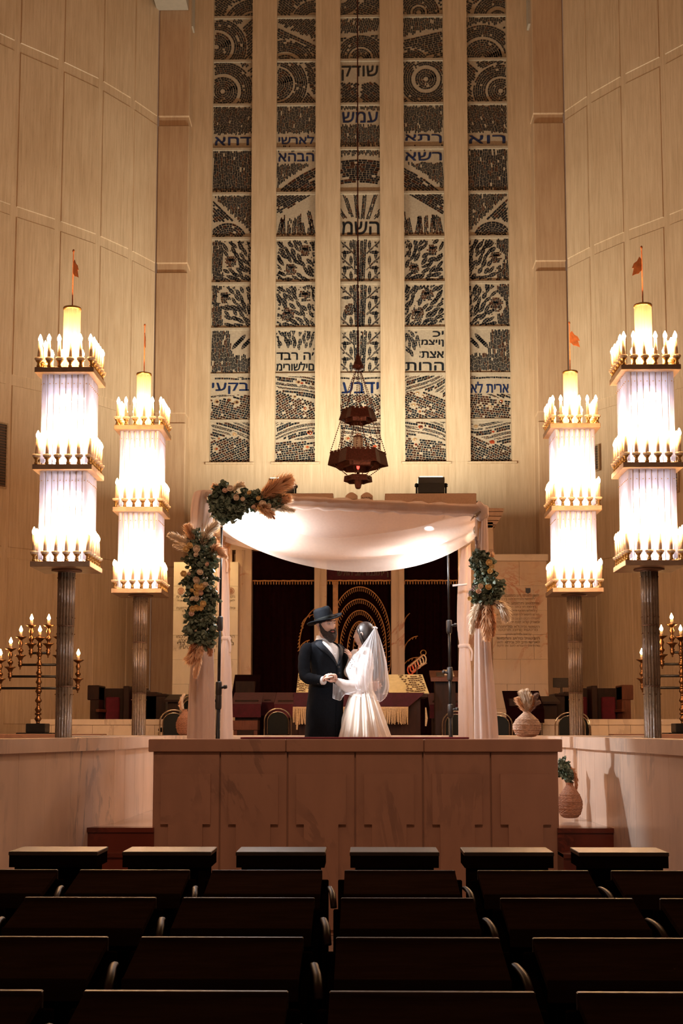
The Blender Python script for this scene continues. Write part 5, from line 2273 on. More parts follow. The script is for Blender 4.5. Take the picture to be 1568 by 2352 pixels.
def plume(m, pts, w, rg, n=420, droop=.4, stiff=1.0, ln=1.0):
    cs = catmull(pts, 8)
    m.tube(cs, [.004] * len(cs), 5)
    N_ = len(cs) - 1
    for i in range(int(n * 1.7)):
        t = rg.random() ** .9
        k = min(int(t * N_), N_ - 1)
        p = cs[k].lerp(cs[k + 1], t * N_ - k)
        d = (cs[k + 1] - cs[k]).normalized()
        wd = w * (math.sin(pi * min(1, .12 + t * .86)) ** .7)
        o = Vector((rg.uniform(-1, 1), rg.uniform(-1, 1), rg.uniform(-1, 1)))
        o = (o - d * o.dot(d)).normalized()
        L = wd * rg.uniform(.8, 1.9) * ln
        e = p + (o * .62 + d * .9 * stiff).normalized() * L * 1.25 + Vector((0, 0, -droop * L * .5))
        mid = p.lerp(e, .5) + Vector((0, 0, droop * L * .12)) + o * L * .08
        s_ = d.cross(o).normalized() * .0036
        m.add([p - s_, p + s_, mid + s_ * 1.3, e, mid - s_ * 1.3], [(0, 1, 2, 4), (4, 2, 3)])


def garland(name, label, blobs, Y, leaves, roses, plumes, seed):
    """blobs: list of (px,py,halfwidth px, halfheight px); roses: (px,py,r_px,mat); plumes: ([(px,py,dy)], w, mat, droop)"""
    rg = random.Random(seed)
    c0 = at(blobs[0][0], blobs[0][1], Y)
    g = thing(name, label, 'flower garland', tuple(c0))
    m1, m2, st = MB(), MB(), MB()
    s = Y / F
    tot = sum(b[2] * b[3] for b in blobs)
    for (px, py, hw, hh) in blobs:
        n = int(leaves * hw * hh / tot)
        for i in range(n):
            a, r = rg.uniform(0, 2 * pi), rg.random() ** .45
            x, z_ = px + hw * r * math.cos(a), py + hh * r * math.sin(a)
            dep = math.sqrt(max(0, 1 - r * r)) * hw * s * .8
            p = at(x, z_, Y) + Vector((0, rg.uniform(-dep, dep * .3), 0))
            leafmesh(m2 if rg.random() < .35 else m1, p, rg.uniform(.035, .062), rg, rg.uniform(.7, 1.0))
        for i in range(5):
            a = rg.uniform(0, 2 * pi)
            p = at(px, py, Y)
            q = at(px + hw * 1.15 * math.cos(a), py + hh * 1.1 * math.sin(a), Y) + Vector((0, -.05, 0))
            mid = p.lerp(q, .5) + Vector((0, -.06, .02))
            cs = catmull([p, mid, q], 6)
            st.tube(cs, .003, 4)
            for c in cs[5:]:
                for k in range(2):
                    leafmesh(m2 if rg.random() < .5 else m1, c, rg.uniform(.035, .055), rg, .9)
    obj('foliage', m1, 'leaf', g)
    obj('pale_foliage', m2, 'leaf_pale', g)
    obj('stem', st, 'leaf', g)
    for (px, py, r, mat) in roses:
        m = MB()
        rose(m, at(px, py, Y) + Vector((0, -.12 if len(blobs) > 3 else -.10, 0)), r * s, rg)
        obj('rose', m, mat, g, True, label={'rose_cream': 'cream rose', 'rose_yellow': 'golden yellow rose', 'rose_blush': 'blush pink rose'}[mat])
    for pts, w, mat, droop, n in plumes:
        m = MB()
        plume(m, [at(a, b, Y) + Vector((0, c, 0)) for a, b, c in pts], w * s, rg, n, droop)
        obj('pampas_plume', m, mat, g)
    return g


C_, Y_, B_ = 'rose_cream', 'rose_yellow', 'rose_blush'
garland('flower_garland', 'long hanging garland of eucalyptus, yellow roses and pampas on the canopy post',
        [(458, 1250, 26, 30), (464, 1285, 34, 32), (458, 1330, 34, 32), (464, 1375, 34, 32), (460, 1415, 32, 28), (462, 1448, 33, 26), (470, 1470, 20, 14)], 10.7, 1150,
        [(440, 1258, 7, Y_), (456, 1265, 8, C_), (432, 1266, 7, Y_), (426, 1322, 7, Y_), (463, 1319, 7, C_), (456, 1336, 8, C_), (438, 1322, 4, B_), (456, 1352, 8, Y_), (468, 1352, 8, Y_), (475, 1347, 7, C_), (445, 1360, 5, Y_), (456, 1366, 7, Y_), (465, 1365, 6, B_),
         (446, 1379, 6, C_), (455, 1378, 6, C_), (470, 1390, 7, Y_), (446, 1402, 7, Y_), (456, 1399, 7, Y_), (465, 1400, 6, Y_), (444, 1412, 6, B_), (455, 1278, 6, C_), (480, 1300, 5, B_)],
        [([(450, 1262, 0), (425, 1245, -.05), (392, 1232, -.1)], 12, 'pampas_pale', .1, 300), ([(450, 1262, 0), (442, 1235, -.05), (434, 1212, -.08)], 14, 'pampas', .1, 320),
         ([(462, 1262, 0), (478, 1232, -.1), (502, 1208, -.12)], 15, 'pampas_pale', .1, 420), ([(474, 1288, 0), (492, 1264, -.1), (506, 1268, -.12), (522, 1284, -.14)], 11, 'pampas', .5, 380),
         ([(456, 1270, 0), (430, 1262, -.06), (402, 1256, -.1)], 8, 'pampas_pale', .2, 160),
         ([(455, 1455, 0), (446, 1490, -.05), (436, 1520, -.05)], 12, 'pampas_dark', .3, 320), ([(465, 1455, 0), (460, 1500, -.07), (450, 1556, -.06)], 11, 'pampas', .3, 380),
         ([(475, 1455, 0), (482, 1480, -.04), (484, 1505, -.03)], 8, 'pampas_dark', .3, 220), ([(462, 1470, 0), (448, 1505, -.09), (440, 1512, -.09)], 14, 'pampas', .2, 260)], 11)
garland('flower_garland', 'garland of eucalyptus and pampas spread along the top front beam of the canopy',
        [(512, 1150, 28, 20), (530, 1170, 30, 22), (560, 1150, 30, 18), (595, 1155, 28, 18), (625, 1150, 28, 20), (508, 1180, 16, 18), (510, 1128, 16, 12)], 10.75, 1000,
        [(546, 1148, 7, C_), (560, 1152, 5, C_), (575, 1138, 5, Y_), (596, 1150, 5, Y_), (606, 1163, 8, C_), (600, 1172, 7, Y_), (532, 1128, 7, C_), (520, 1133, 6, B_), (620, 1168, 6, C_), (585, 1170, 5, B_)],
        [([(596, 1152, 0), (625, 1132, -.1), (670, 1108, -.14)], 22, 'pampas', .1, 900), ([(600, 1158, 0), (640, 1150, -.05), (662, 1150, -.1)], 14, 'pampas', .1, 420),
         ([(580, 1160, 0), (605, 1172, -.1), (625, 1188, -.12)], 15, 'pampas', .2, 480), ([(610, 1165, 0), (640, 1168, -.05), (676, 1178, -.1)], 11, 'pampas_pale', .2, 260),
         ([(520, 1145, 0), (505, 1128, -.05), (492, 1118, -.05)], 9, 'pampas', .1, 220), ([(530, 1140, 0), (545, 1122, -.06), (560, 1116, -.06)], 9, 'pampas_pale', .1, 220), ([(600, 1172, 0), (620, 1182, -.1), (632, 1196, -.1)], 5, 'pampas_dark', .1, 120)], 12)
garland('flower_garland', 'short garland of eucalyptus and drooping pampas on the far front canopy post',
        [(1106, 1300, 20, 24), (1114, 1335, 26, 26), (1116, 1368, 28, 22), (1098, 1285, 12, 12), (1140, 1352, 14, 12)], 11.1, 620,
        [(1120, 1296, 7, Y_), (1126, 1305, 6, Y_), (1122, 1316, 6, Y_), (1118, 1352, 7, Y_), (1096, 1362, 6, B_), (1100, 1350, 6, C_), (1076, 1378, 5, Y_)],
        [([(1112, 1375, 0), (1090, 1405, -.06), (1082, 1455, -.06)], 12, 'pampas_pale', .2, 380), ([(1118, 1378, 0), (1114, 1420, -.08), (1116, 1470, -.08)], 15, 'pampas', .2, 560), ([(1122, 1378, 0), (1130, 1420, -.06), (1130, 1462, -.06)], 9, 'pampas_dark', .2, 260),
         ([(1130, 1380, 0), (1148, 1395, -.07), (1162, 1426, -.07)], 14, 'pampas_pale', .3, 480), ([(1108, 1385, 0), (1098, 1415, -.05), (1094, 1440, -.05)], 11, 'pampas_dark', .2, 260),
         ([(1106, 1300, 0), (1098, 1270, -.04), (1092, 1235, -.04)], 7, 'plume_mauve', .1, 200), ([(1120, 1300, 0), (1126, 1285, -.04), (1130, 1272, -.04)], 6, 'pampas', .1, 120), ([(1100, 1350, 0), (1088, 1355, -.05), (1078, 1368, -.05)], 8, 'plume_mauve', .1, 160)], 13)


# ---------------------------------------------------------------- woven vases
def vase(px, py_b, rpx, hpx, neck, Y, mat, name, label, prof=None):
    c = at(px, py_b, Y)
    s = Y / F
    Rr, H = rpx * s, hpx * s
    prof = prof or [(.35, 0), (.62, .03), (.86, .14), (1.0, .34), (.98, .48), (.82, .64), (.55, .79), (.32, .90), (neck, .96), (neck * 1.15, 1.0)]
    r = thing(name, label, 'vase', tuple(c))
    P = catmull([Vector((a, b, 0)) for a, b in prof], 8)
    n = 72
    rings = []
    for k, p in enumerate(P):
        ring = []
        for i in range(n):
            a = 2 * pi * i / n
            wv = 1 + .022 * (1 if (i // 2 + k) % 2 else -1) * (.5 + .5 * p.x) - (.02 if k % 4 == 0 else 0)
            ring.append(c + Vector((Rr * p.x * wv * math.cos(a), Rr * p.x * wv * math.sin(a), H * p.y)))
        rings.append(ring)
    obj('woven_body', MB().rings(rings), mat, r)
    m = MB()
    for fr in (.12, .3, .48, .66):
        q = min(P, key=lambda p: abs(p.y - fr))
        rr = Rr * q.x * 1.015
        m.tube([c + Vector((rr * math.cos(2 * pi * i / 40), rr * math.sin(2 * pi * i / 40), H * q.y)) for i in range(41)], .004, 5)
    obj('cord', m, mat, r)
    return r, c, s, H


rg = random.Random(21)
v1, c, s, H = vase(1210, 1693, 31.5, 60, .24, 10.22, 'wicker_pale', 'woven_vase', 'pale woven vase with dried plumes standing on the end of the parapet')
for pts, w, mat, n in (([(1210, 1636), (1205, 1610), (1197, 1590)], 10, 'pampas_pale', 420), ([(1211, 1636), (1212, 1610), (1206, 1586)], 10, 'pampas_pale', 420), ([(1209, 1638), (1196, 1618), (1186, 1604)], 8, 'pampas', 220),
                       ([(1214, 1638), (1222, 1612), (1236, 1594)], 7, 'plume_mauve', 300), ([(1214, 1640), (1228, 1620), (1238, 1612)], 6, 'plume_mauve', 200), ([(1212, 1638), (1220, 1618), (1220, 1600)], 6, 'pampas_dark', 160)):
    m = MB(); plume(m, [at(a, b, 10.22) + Vector((rg.uniform(-.005, .005), rg.uniform(-.02, .02), 0)) for a, b in pts], w * s, rg, n, .1)
    obj('dried_plume', m, mat, v1)
v2, c, s, H = vase(424, 1689, 20, 60, .25, 13.83, 'wicker_brown', 'woven_vase', 'brown woven vase half hidden behind the drape with the long garland')
for pts, w, mat, n in (([(421, 1634), (417, 1610), (423, 1594)], 5, 'pampas_pale', 200), ([(421, 1636), (415, 1622), (416, 1608)], 5, 'pampas', 160)):
    m = MB(); plume(m, [at(a, b, 13.83) for a, b in pts], w * s, rg, n, .1)
    obj('dried_plume', m, mat, v2)
v3, c, s, H = vase(1309, 1879, 28, 80, .30, 10.85, 'wicker_brown', 'woven_vase', 'brown wicker vase of eucalyptus on the landing beside the parapet')
m = MB()
m2 = MB()
for i in range(9):
    a = at(1309, 1805, 10.85)
    e = at(1296 + rg.uniform(-14, 10), 1750 + rg.uniform(-8, 30), 10.85) + Vector((0, rg.uniform(-.06, .06), 0))
    cs = catmull([a, a.lerp(e, .5) + Vector((0, 0, .03)), e], 6)
    m2.tube(cs, .0025, 4)
    for q in cs[3:]:
        for k in range(3):
            leafmesh(m, q, rg.uniform(.03, .05), rg, .9)
obj('foliage', m, 'leaf', v3)
obj('stem', m2, 'leaf', v3)
for pts in ([(1306, 1800), (1312, 1768), (1322, 1790), (1323, 1812)], [(1304, 1800), (1302, 1775), (1310, 1772)]):
    m = MB(); plume(m, [at(a, b, 10.85) for a, b in pts], 6 * s, rg, 200, .5)
    obj('dried_plume', m, 'pampas_dark', v3)


# ---------------------------------------------------------------- light stands
def light_stand(x_t, y_t, x_b, Y, clamps, lab, lamp):
    top = at(x_t, y_t, Y)
    bot = at(x_b, 1692, Y)
    d = (top - bot).normalized()
    foot = bot + d * ((ZP + .12 - bot.z) / d.z)
    r = thing('light_stand', lab, 'light stand', (foot.x, foot.y, ZP))
    P = lambda py: bot.lerp(top, (1692 - py) / (1692 - y_t))
    secs = [y_t] + [q for q in clamps]
    rad = [.011, .014, .017, .020]
    ys = secs + [None]
    for i in range(len(secs)):
        a = P(secs[i])
        b = P(secs[i + 1]) if i + 1 < len(secs) else foot
        obj('tube', MB().tube([b, a], rad[min(i, 3)], 10), 'black_metal', r, True)
    for i, q in enumerate(clamps):
        a = P(q)
        m = MB().tube([a - d * .07, a - d * .05, a + d * .05, a + d * .06], [.024, .028, .028, .022], 12)
        cl = obj('clamp', m, 'black_plastic', r, True)
        sx = 1 if i % 2 == (0 if x_t > 800 else 1) else -1
        m = MB().tube([a, a + Vector((sx * .055, -.02, .01))], [.012, .012], 8).tube([a + Vector((sx * .05, -.02, .01)), a + Vector((sx * .075, -.025, .012))], [.020, .016], 6)
        obj('knob', m, 'black_plastic', cl, True)
    for k in range(3):
        an = 2 * pi * k / 3 + .5
        e = foot + Vector((.38 * math.cos(an), .38 * math.sin(an), -.10))
        obj('leg', MB().tube([foot + Vector((0, 0, .35)), e], .010, 8), 'black_metal', r, True)
    m = MB().tube([P(y_t) - d * .03, P(y_t) + d * .05], [.018, .015], 10)
    obj('spigot', m, 'chrome', r, True)
    if lamp:
        c = P(y_t) + Vector((.0, 0, .09))
        m = MB().tube([c + Vector((-.05, .03, -.04)), c + Vector((.06, -.01, .0))], [.035, .05], 12)
        obj('lamp_head', m, 'black_plastic', r, True)
        m = MB().ball(c + Vector((.085, -.015, .01)), .022, 10, 7)
        obj('lamp_glass', m, 'led', r, True)
        return c
    return P(y_t)


LP1 = light_stand(509, 1204, 500, 11.15, [1433, 1582, 1612], 'black light stand in front of the tied white drape, lamp hidden in flowers', True)
LP2 = light_stand(1028, 1243, 1035, 12.2, [1440, 1548, 1632], 'bare black light stand in front of the drape with the gold braid behind', False)

c = at(985, 1214, 12.0)
cl = thing('clip_lamp', 'small white lamp glowing through the cloth at the bare end of the canopy', 'lamp', tuple(c))
obj('lamp_glass', MB().ball(c, .03, 12, 8, 1.6, 1, .7), 'led', cl, True)
obj('clip', MB().tube([c + Vector((0, 0, .02)), c + Vector((0, .03, .10))], .012, 8), 'black_plastic', cl, True)
LB1 = c + Vector((-.02, -.02, -.06))
# ================================================================ the couple
UP = Vector((0, 0, 1))


def hand(W, d, n, side, curls, s=1.0, spread=.0, thumb=.4):
    """palm, four unequal bent fingers and a thumb; n = way the palm faces"""
    d = Vector(d).normalized()
    n = Vector(n); n = (n - d * n.dot(d)).normalized()
    x = d.cross(n) * side
    m = MB()
    m.tube([W - d * .03 * s, W, W + d * .03 * s, W + d * .065 * s, W + d * .092 * s], [.026 * s, .027 * s, .036 * s, .041 * s, .037 * s], 14, flat=.42, up=x)
    L = [(.030, .023, .019), (.040, .026, .021), (.037, .025, .020), (.027, .020, .017)]
    for i in range(4):
        base = W + d * (.084 - .004 * abs(i - 1.3)) * s + x * (.030 - .020 * i) * s
        dd = (d + x * spread * (1.5 - i)).normalized()
        p = base
        pts = [base - dd * .015 * s, base]
        a = 0
        for k in range(3):
            a += curls[k] * (1 + .10 * i)
            v = dd * math.cos(a) + n * math.sin(a)
            p = p + v * L[i][k] * s
            pts.append(p)
        r = [.0095, .0095, .0088, .0078, .0062]
        m.tube(catmull(pts, 3), cat1([q * s * (1 if i < 3 else .88) for q in r], 3), 8)
        m.ball(pts[-1], .0062 * s, 8, 6)
    b = W + d * .022 * s + x * .026 * s
    t1 = (d * .70 + x * (.75 - thumb * .4) + n * thumb).normalized()
    t2 = (d * .95 + x * (.25 - thumb * .5) + n * thumb * 1.2).normalized()
    m.tube(catmull([b - t1 * .01 * s, b + t1 * .035 * s, b + t1 * .035 * s + t2 * .03 * s, b + t1 * .035 * s + t2 * .052 * s], 3), cat1([.014 * s, .0115 * s, .0098 * s, .0075 * s], 3), 8)
    m.ball(b + t1 * .035 * s + t2 * .052 * s, .0075 * s, 8, 6)
    return m


def G(x, s):
    return math.exp(-(x / s) ** 2)


def headmesh(fem=False):
    """head in its own frame: face toward -y, up z, origin at the centre of the skull; metres"""
    m = MB().ball((0, 0, 0), 1.0, 112, 84)
    out = []
    for p in m.v:
        x, y, z = p
        # skull
        X, Y_, Z = x * .076, y * .097, z * .118
        if z < 0:
            k = (-z) ** 1.4
            X *= 1 - (.34 if fem else .26) * k
            if y > 0:
                Y_ *= 1 - .42 * k
            else:
                Y_ -= .004 * k
        if y < 0:
            Y_ *= 1 - .06 * G(z - .5, .4)
        fr = max(0, -y)
        # nose
        nz = (Z - .018) / -.055
        if -.2 < nz < 1.25 and y < 0:
            prof = max(0, min(1, nz)) ** 1.1 * (1 if nz < 1 else max(0, 1 - (nz - 1) * 4))
            Y_ -= (.021 if fem else .026) * prof * G(X, .0085 + .005 * max(0, nz)) + .004 * G(X, .008) * G(Z - .015, .03)
        if y < 0:
            for sx in (-1, 1):
                Y_ += .0125 * G(X - sx * .031, .0155) * G(Z - .010, .013)          # sockets
                Y_ -= .0045 * G(X - sx * .030, .02) * G(Z - .031, .008)            # brow
                Y_ -= .005 * G(X - sx * .040, .02) * G(Z + .028, .018)             # cheek
                Y_ -= .004 * G(X - sx * .012, .006) * G(Z + .036, .006)            # nostril wings
            Y_ -= .006 * G(X, .020) * G(Z + .060, .006)
            Y_ -= .0065 * G(X, .018) * G(Z + .072, .006)
            Y_ += .003 * G(X, .022) * G(Z + .0655, .0025)
            Y_ += .004 * G(X, .02) * G(Z + .084, .006)
            Y_ -= .011 * G(X, .022) * G(Z + .104, .014)
        out.append(Vector((X, Y_, Z)))
    m.v = out
    for sx in (-1, 1):            # ears
        c = Vector((sx * .073, .008, -.004))
        pts = []
        for i in range(14):
            a = R(-70 + 300 * i / 13)
            pts.append(c + Vector((sx * (.010 + .006 * math.sin(a)), .014 * math.cos(a) + .006, .028 * math.sin(a) * (1 if math.sin(a) > 0 else .9))))
        m.tube(pts, [.005 if 1 < i < 12 else .004 for i in range(14)], 7)
        m.ball(c + Vector((sx * .006, .004, 0)), .016, 10, 8, .45, .8, 1.3)
        m.ball(c + Vector((sx * .004, -.002, -.024)), .0055, 8, 6)
    return m


def frame(c, yaw, pitch=0, roll=0, s=1.0):
    return Matrix.Translation(c) @ Matrix.Rotation(yaw, 4, 'Z') @ Matrix.Rotation(pitch, 4, 'X') @ Matrix.Rotation(roll, 4, 'Y') @ Matrix.Scale(s, 4)


def loft(cs, n=40):
    """cs: list of (centre, half width, half depth, side vec, front vec, power)"""
    rings = []
    for (c, a, b, L, f, fl) in cs:
        ring = []
        for i in range(n):
            t = 2 * pi * i / n
            ct, st = math.cos(t), math.sin(t)
            e = fl
            ring.append(c + f * (b * math.copysign(abs(ct) ** e, ct)) + L * (a * math.copysign(abs(st) ** e, st)))
        rings.append(ring)
    return rings


# ----------------------------------------------------------------- the groom
fm = Vector((.77, -.64, 0)); Lm = Vector((.64, .77, 0))
man = thing('person', 'bearded man in black hat and dark long coat, holding hands with the woman in white', 'person', (at(745, 1700, 11.6).x, 11.6, ZP))
HM = cc(566, 372, 11.56)
TM = frame(HM, R(40), R(10), R(-6), 1.04)
# joints
shR, elR, wrR = cc(330, 690, 11.46), cc(322, 1010, 11.40), cc(535, 1062, 11.30)
shL, elL, wrL = cc(728, 700, 11.76), cc(800, 940, 11.90), cc(1085, 1120, 11.86)
neck0, neck1 = cc(528, 600, 11.62), HM + Vector((0, .01, -.06))
zc = lambda y: cc(560, y, 11.6).z
bx = lambda x, y: cc(x, y, 11.6)
body = MB()
S = []
for (x, y, a, b) in ((545, 2500 - 1050, .13, .10), (560, 1250, .155, .11), (580, 1050, .145, .10), (572, 900, .15, .105), (560, 760, .165, .11), (545, 670, .15, .09), (535, 610, .09, .07)):
    S.append((bx(x, y), a, b, Lm, fm, .9))
body.rings(loft(S, 24))
body.tube([shR, elR, wrR], [.046, .038, .027], 12).tube([shL, elL, wrL], [.046, .038, .027], 12)
body.tube([neck0 - UP * .03, neck0, neck1], [.062, .056, .054], 14)
hipz = zc(1450)
for sgn in (-1, 1):
    hp = bx(545, 1450) + Lm * sgn * .08
    kn = Vector((hp.x + fm.x * .02, hp.y + fm.y * .02, 1.33))
    an = Vector((hp.x, hp.y, .92))
    body.tube([hp, kn, an], [.078, .052, .04], 12)
    body.tube([an, an + fm * .16 - UP * .05], [.04, .03], 10)
hm = remesh(body, .013, 3)
hd = headmesh()
hd.v = [Vector((v.x * (1 - .12 * min(1, max(0, v.z - .055) / .05)), v.y * (1 - .10 * min(1, max(0, v.z - .055) / .05)), v.z if v.z < .055 else .055 + (v.z - .055) * .6)) for v in hd.v]
hd.xf(TM)
h1 = remesh(hand(cc(545, 1058, 11.29), cc(640, 985, 11.27) - cc(545, 1058, 11.29), Vector((.55, -.15, -.4)), -1, (.55, .9, .6), .98, .05, .35), .003, 2)
h2 = remesh(hand(wrL, Vector((.8, -.35, 0)), Vector((-.3, -1, 0)), 1, (.3, .4, .3), .98), .003, 2)
obj('body', MB().merge(hm).merge(hd).merge(h1).merge(h2), 'skin_man', man, True)


def eyes(T, par, names=True, fem=False):
    for sx in (-1, 1):
        m = MB().ball((sx * .031, -.0790, .009), .0100, 14, 10).xf(T)
        e = obj('eye', m, 'eye_white', par, True)
        m = MB().ball((sx * .031 + .001, -.0862, .0065), .0050, 10, 8, 1, .6, 1).xf(T)
        obj('iris', m, 'eye_dark', e, True)
        m = MB().grid(lambda u, v: Vector((sx * .031, -.0790, .009)) + Vector((math.cos(R(80 - 70 * v)) * math.sin(R(-82 + 164 * u)), -math.cos(R(80 - 70 * v)) * math.cos(R(-82 + 164 * u)), math.sin(R(80 - 70 * v)))) * .0112, 14, 7).xf(T)
        obj('eyelid', m, 'skin_bride' if fem else 'skin_man', par, True)
        m = MB().grid(lambda u, v: Vector((sx * .031, -.0790, .009)) + Vector((math.cos(R(-80 + 50 * v)) * math.sin(R(-82 + 164 * u)), -math.cos(R(-80 + 50 * v)) * math.cos(R(-82 + 164 * u)), math.sin(R(-80 + 50 * v)))) * .0110, 14, 5).xf(T)
        obj('lower_eyelid', m, 'skin_bride' if fem else 'skin_man', par, True)
        m = MB().tube([Vector((sx * .014, -.0925, .026)), Vector((sx * .026, -.0955, .033)), Vector((sx * .040, -.088, .032)), Vector((sx * .050, -.076, .026))], [.003, .0042, .0038, .0018], 6).xf(T)
        obj('eyebrow', m, 'hair_dark', par, True)


eyes(TM, man)
m = MB().tube([Vector((-.027, -.089, -.0575)), Vector((-.012, -.1, -.0645)), Vector((0, -.1025, -.0665)), Vector((.012, -.1, -.0645)), Vector((.027, -.089, -.0575))], [.002, .005, .006, .005, .002], 8).xf(TM)
obj('lips', m, 'lip', man, True)
# beard and moustache
b = MB()
for sx in (-1, 1):
    b.tube([Vector((sx * .070, -.012, .010)), Vector((sx * .070, -.020, -.025)), Vector((sx * .063, -.036, -.062)), Vector((sx * .046, -.058, -.092)), Vector((sx * .02, -.078, -.112)), Vector((0, -.080, -.12))], [.007, .014, .022, .030, .034, .038], 12)
    b.tube([Vector((sx * .003, -.106, -.046)), Vector((sx * .018, -.103, -.051)), Vector((sx * .032, -.088, -.066)), Vector((sx * .036, -.078, -.088))], [.0055, .0075, .010, .018], 10)
b.ball((0, -.084, -.118), .043, 14, 10, 1.05, .85, 1.1)
b.ball((0, -.094, -.092), .020, 12, 8, 1.2, .7, .8)
b = remesh(b, .0045, 2)
b.v = [v + Vector((mnoise.noise(v * 130), mnoise.noise(v * 130 + Vector((5, 3, 1))), mnoise.noise(Vector((v.x * 200, v.y * 200, v.z * 40))) * 1.3)) * .0042 for v in b.v]
obj('beard', b.xf(TM), 'beard', man, True)
# cropped hair under the hat
h = MB().ball((0, 0, 0), 1, 48, 30)
h.v = [Vector((p.x * .0785, p.y * .0995 + .002, p.z * .1195)) for p in h.v]
fs = []
for f in h.f:
    c = sum((h.v[i] for i in f), Vector()) / len(f)
    if (c.z > .055 and c.y < -.03) or (c.z > -.03 + max(0, (-c.y) * 1.2) and c.y > -.045):
        if c.z < .062:
            fs.append(f)
h.f = fs
obj('hair', h.xf(TM), 'hair_short', man, True)
# hat
TH = TM @ Matrix.Translation((-.002, .010, .016)) @ Matrix.Rotation(R(-17), 4, 'X') @ Matrix.Rotation(R(-11), 4, 'Y')
hat = thing_part = None
n = 56
def hring(r, z, ex=1.0, ey=1.14, up=0.0):
    return [Vector((r * ex * math.cos(2 * pi * i / n), r * ey * math.sin(2 * pi * i / n), z + up * (math.cos(2 * pi * i / n) ** 2))) for i in range(n)]
cr = MB().rings([hring(.082, -.004), hring(.084, .0), hring(.155, -.004, 1, 1.05, .026), hring(.159, .003, 1, 1.05, .032), hring(.155, .006, 1, 1.05, .028), hring(.088, .010), hring(.084, .016), hring(.0805, .05), hring(.074, .10), hring(.066, .120), hring(.052, .128), hring(.034, .120), hring(.012, .116)], True)
cr.v = [Vector((v.x, v.y, v.z - (.010 * G(v.x, .03) if v.z > .10 else 0))) for v in cr.v]
hat = obj('hat', cr.xf(TH), 'felt_black', man, True)
bd = MB().rings([hring(.0855, .014), hring(.0862, .020), hring(.0858, .036), hring(.084, .040)], False).xf(TH)
obj('hat_band', bd, 'black_leather', hat, True)

# shirt
CT = [  # (x, y, half width, half depth) rows of the coat, crop pixels and metres
    (532, 575, .068, .062), (535, 600, .110, .078), (540, 630, .165, .098), (548, 665, .192, .110), (555, 715, .196, .120), (562, 780, .190, .128), (572, 880, .178, .126), (578, 980, .172, .124), (572, 1080, .178, .130), (562, 1250, .192, .138), (552, 1450, .200, .142), (545, 1735, .206, .146), (542, 1960, .212, .15)]
cts = catmull([Vector((x, y, 0)) for x, y, a, b_ in CT], 5)
cas = cat1([a for x, y, a, b_ in CT], 5)
cbs = cat1([b_ for x, y, a, b_ in CT], 5)


def coat_pt(k, ang, off=0.0):
    """k: row index (float), ang from the front, + toward his left"""
    i = min(int(k), len(cts) - 2)
    u = k - i
    p = cts[i].lerp(cts[i + 1], u)
    a, b_ = cas[i] + (cas[i + 1] - cas[i]) * u + off, cbs[i] + (cbs[i + 1] - cbs[i]) * u + off
    c = bx(p.x, p.y)
    hem = max(0, (p.y - 1150) / 600)
    w = 1 + .02 * hem * math.sin(7 * ang) + .012 * math.sin(9 * ang + p.y * .02)
    return c + fm * (b_ * w * math.cos(ang)) + Lm * (a * w * math.sin(ang))


def row_of(y):
    for i in range(len(cts) - 1):
        if cts[i].y <= y <= cts[i + 1].y:
            return i + (y - cts[i].y) / (cts[i + 1].y - cts[i].y)
    return 0.0


k0, kv, kh = row_of(600), row_of(885), len(cts) - 1.01


def vhalf(k):      # half opening angle of the V at row k
    if k >= kv:
        return -.03
    t = (k - k0) / (kv - k0)
    return .03 + (1 - max(0, t)) ** .85 * .80


m = MB().grid(lambda u, v: coat_pt(v * kh, vhalf(v * kh) + u * (2 * pi - 2 * vhalf(v * kh)), 0), 72, 70)
# sleeves
slR = catmull([shR + Lm * .055 + UP * .028, shR + UP * .0, cc(305, 830, 11.43), elR, cc(430, 1050, 11.345), cc(520, 1062, 11.305)], 6)
rr = cat1([.040, .054, .056, .054, .049, .043], 6)
rr = [r * (1 + .035 * math.sin(i * 1.9)) for i, r in enumerate(rr)]
m.tube(slR, rr, 18)
slL = catmull([shL - Lm * .055 + UP * .028, shL, cc(775, 800, 11.83), elL, cc(950, 1060, 11.90), wrL], 6)
m.tube(slL, rr, 18)
coat = obj('coat', m, 'suit', man, True)
# shoulders lie over: lapels
for sg in (1, -1):
    def lap(u, v, sg=sg):
        k = k0 - .6 + (kv - k0 + .6) * v
        inner = vhalf(max(k, k0))
        wd = .62 * math.sin(pi * min(1, .16 + .80 * v)) ** .8 * (1 - .55 * v) + .03
        ang = sg * (inner - .04 + u * wd)
        return coat_pt(k, ang, .010 + .006 * math.sin(pi * u))
    mm = MB().grid(lap, 10, 24)
    obj('lapel', mm, 'suit_lapel', coat, True, label='smoother dark lapel')
    # front edge of the coat
    mm = MB().tube([coat_pt(kv + (kh - kv) * i / 20, sg * vhalf(kv + (kh - kv) * i / 20), .003) for i in range(21)], .006, 6)
    obj('front_edge', mm, 'suit', coat, True)
p = coat_pt(kv + 1.0, .05, .012)
obj('button', MB().ball(p, .013, 12, 8, 1, 1, 1), 'black_plastic', coat, True)
p = coat_pt(kv + 4.6, .05, .012)
obj('button', MB().ball(p, .012, 12, 8), 'black_plastic', coat, True)
# pocket slit and cuff buttons
m = MB()
for i in range(4):
    q = cc(470 + i * 12, 1098, 11.29)
    m.ball(q, .006, 8, 6)
obj('sleeve_buttons', m, 'black_plastic', coat, True)
m = MB().grid(lambda u, v: coat_pt(.2 + (kv + 2) * v, -1.35 + u * 2.7, -.014), 40, 24)
sh = obj('shirt', m, 'shirt_white', man, True)
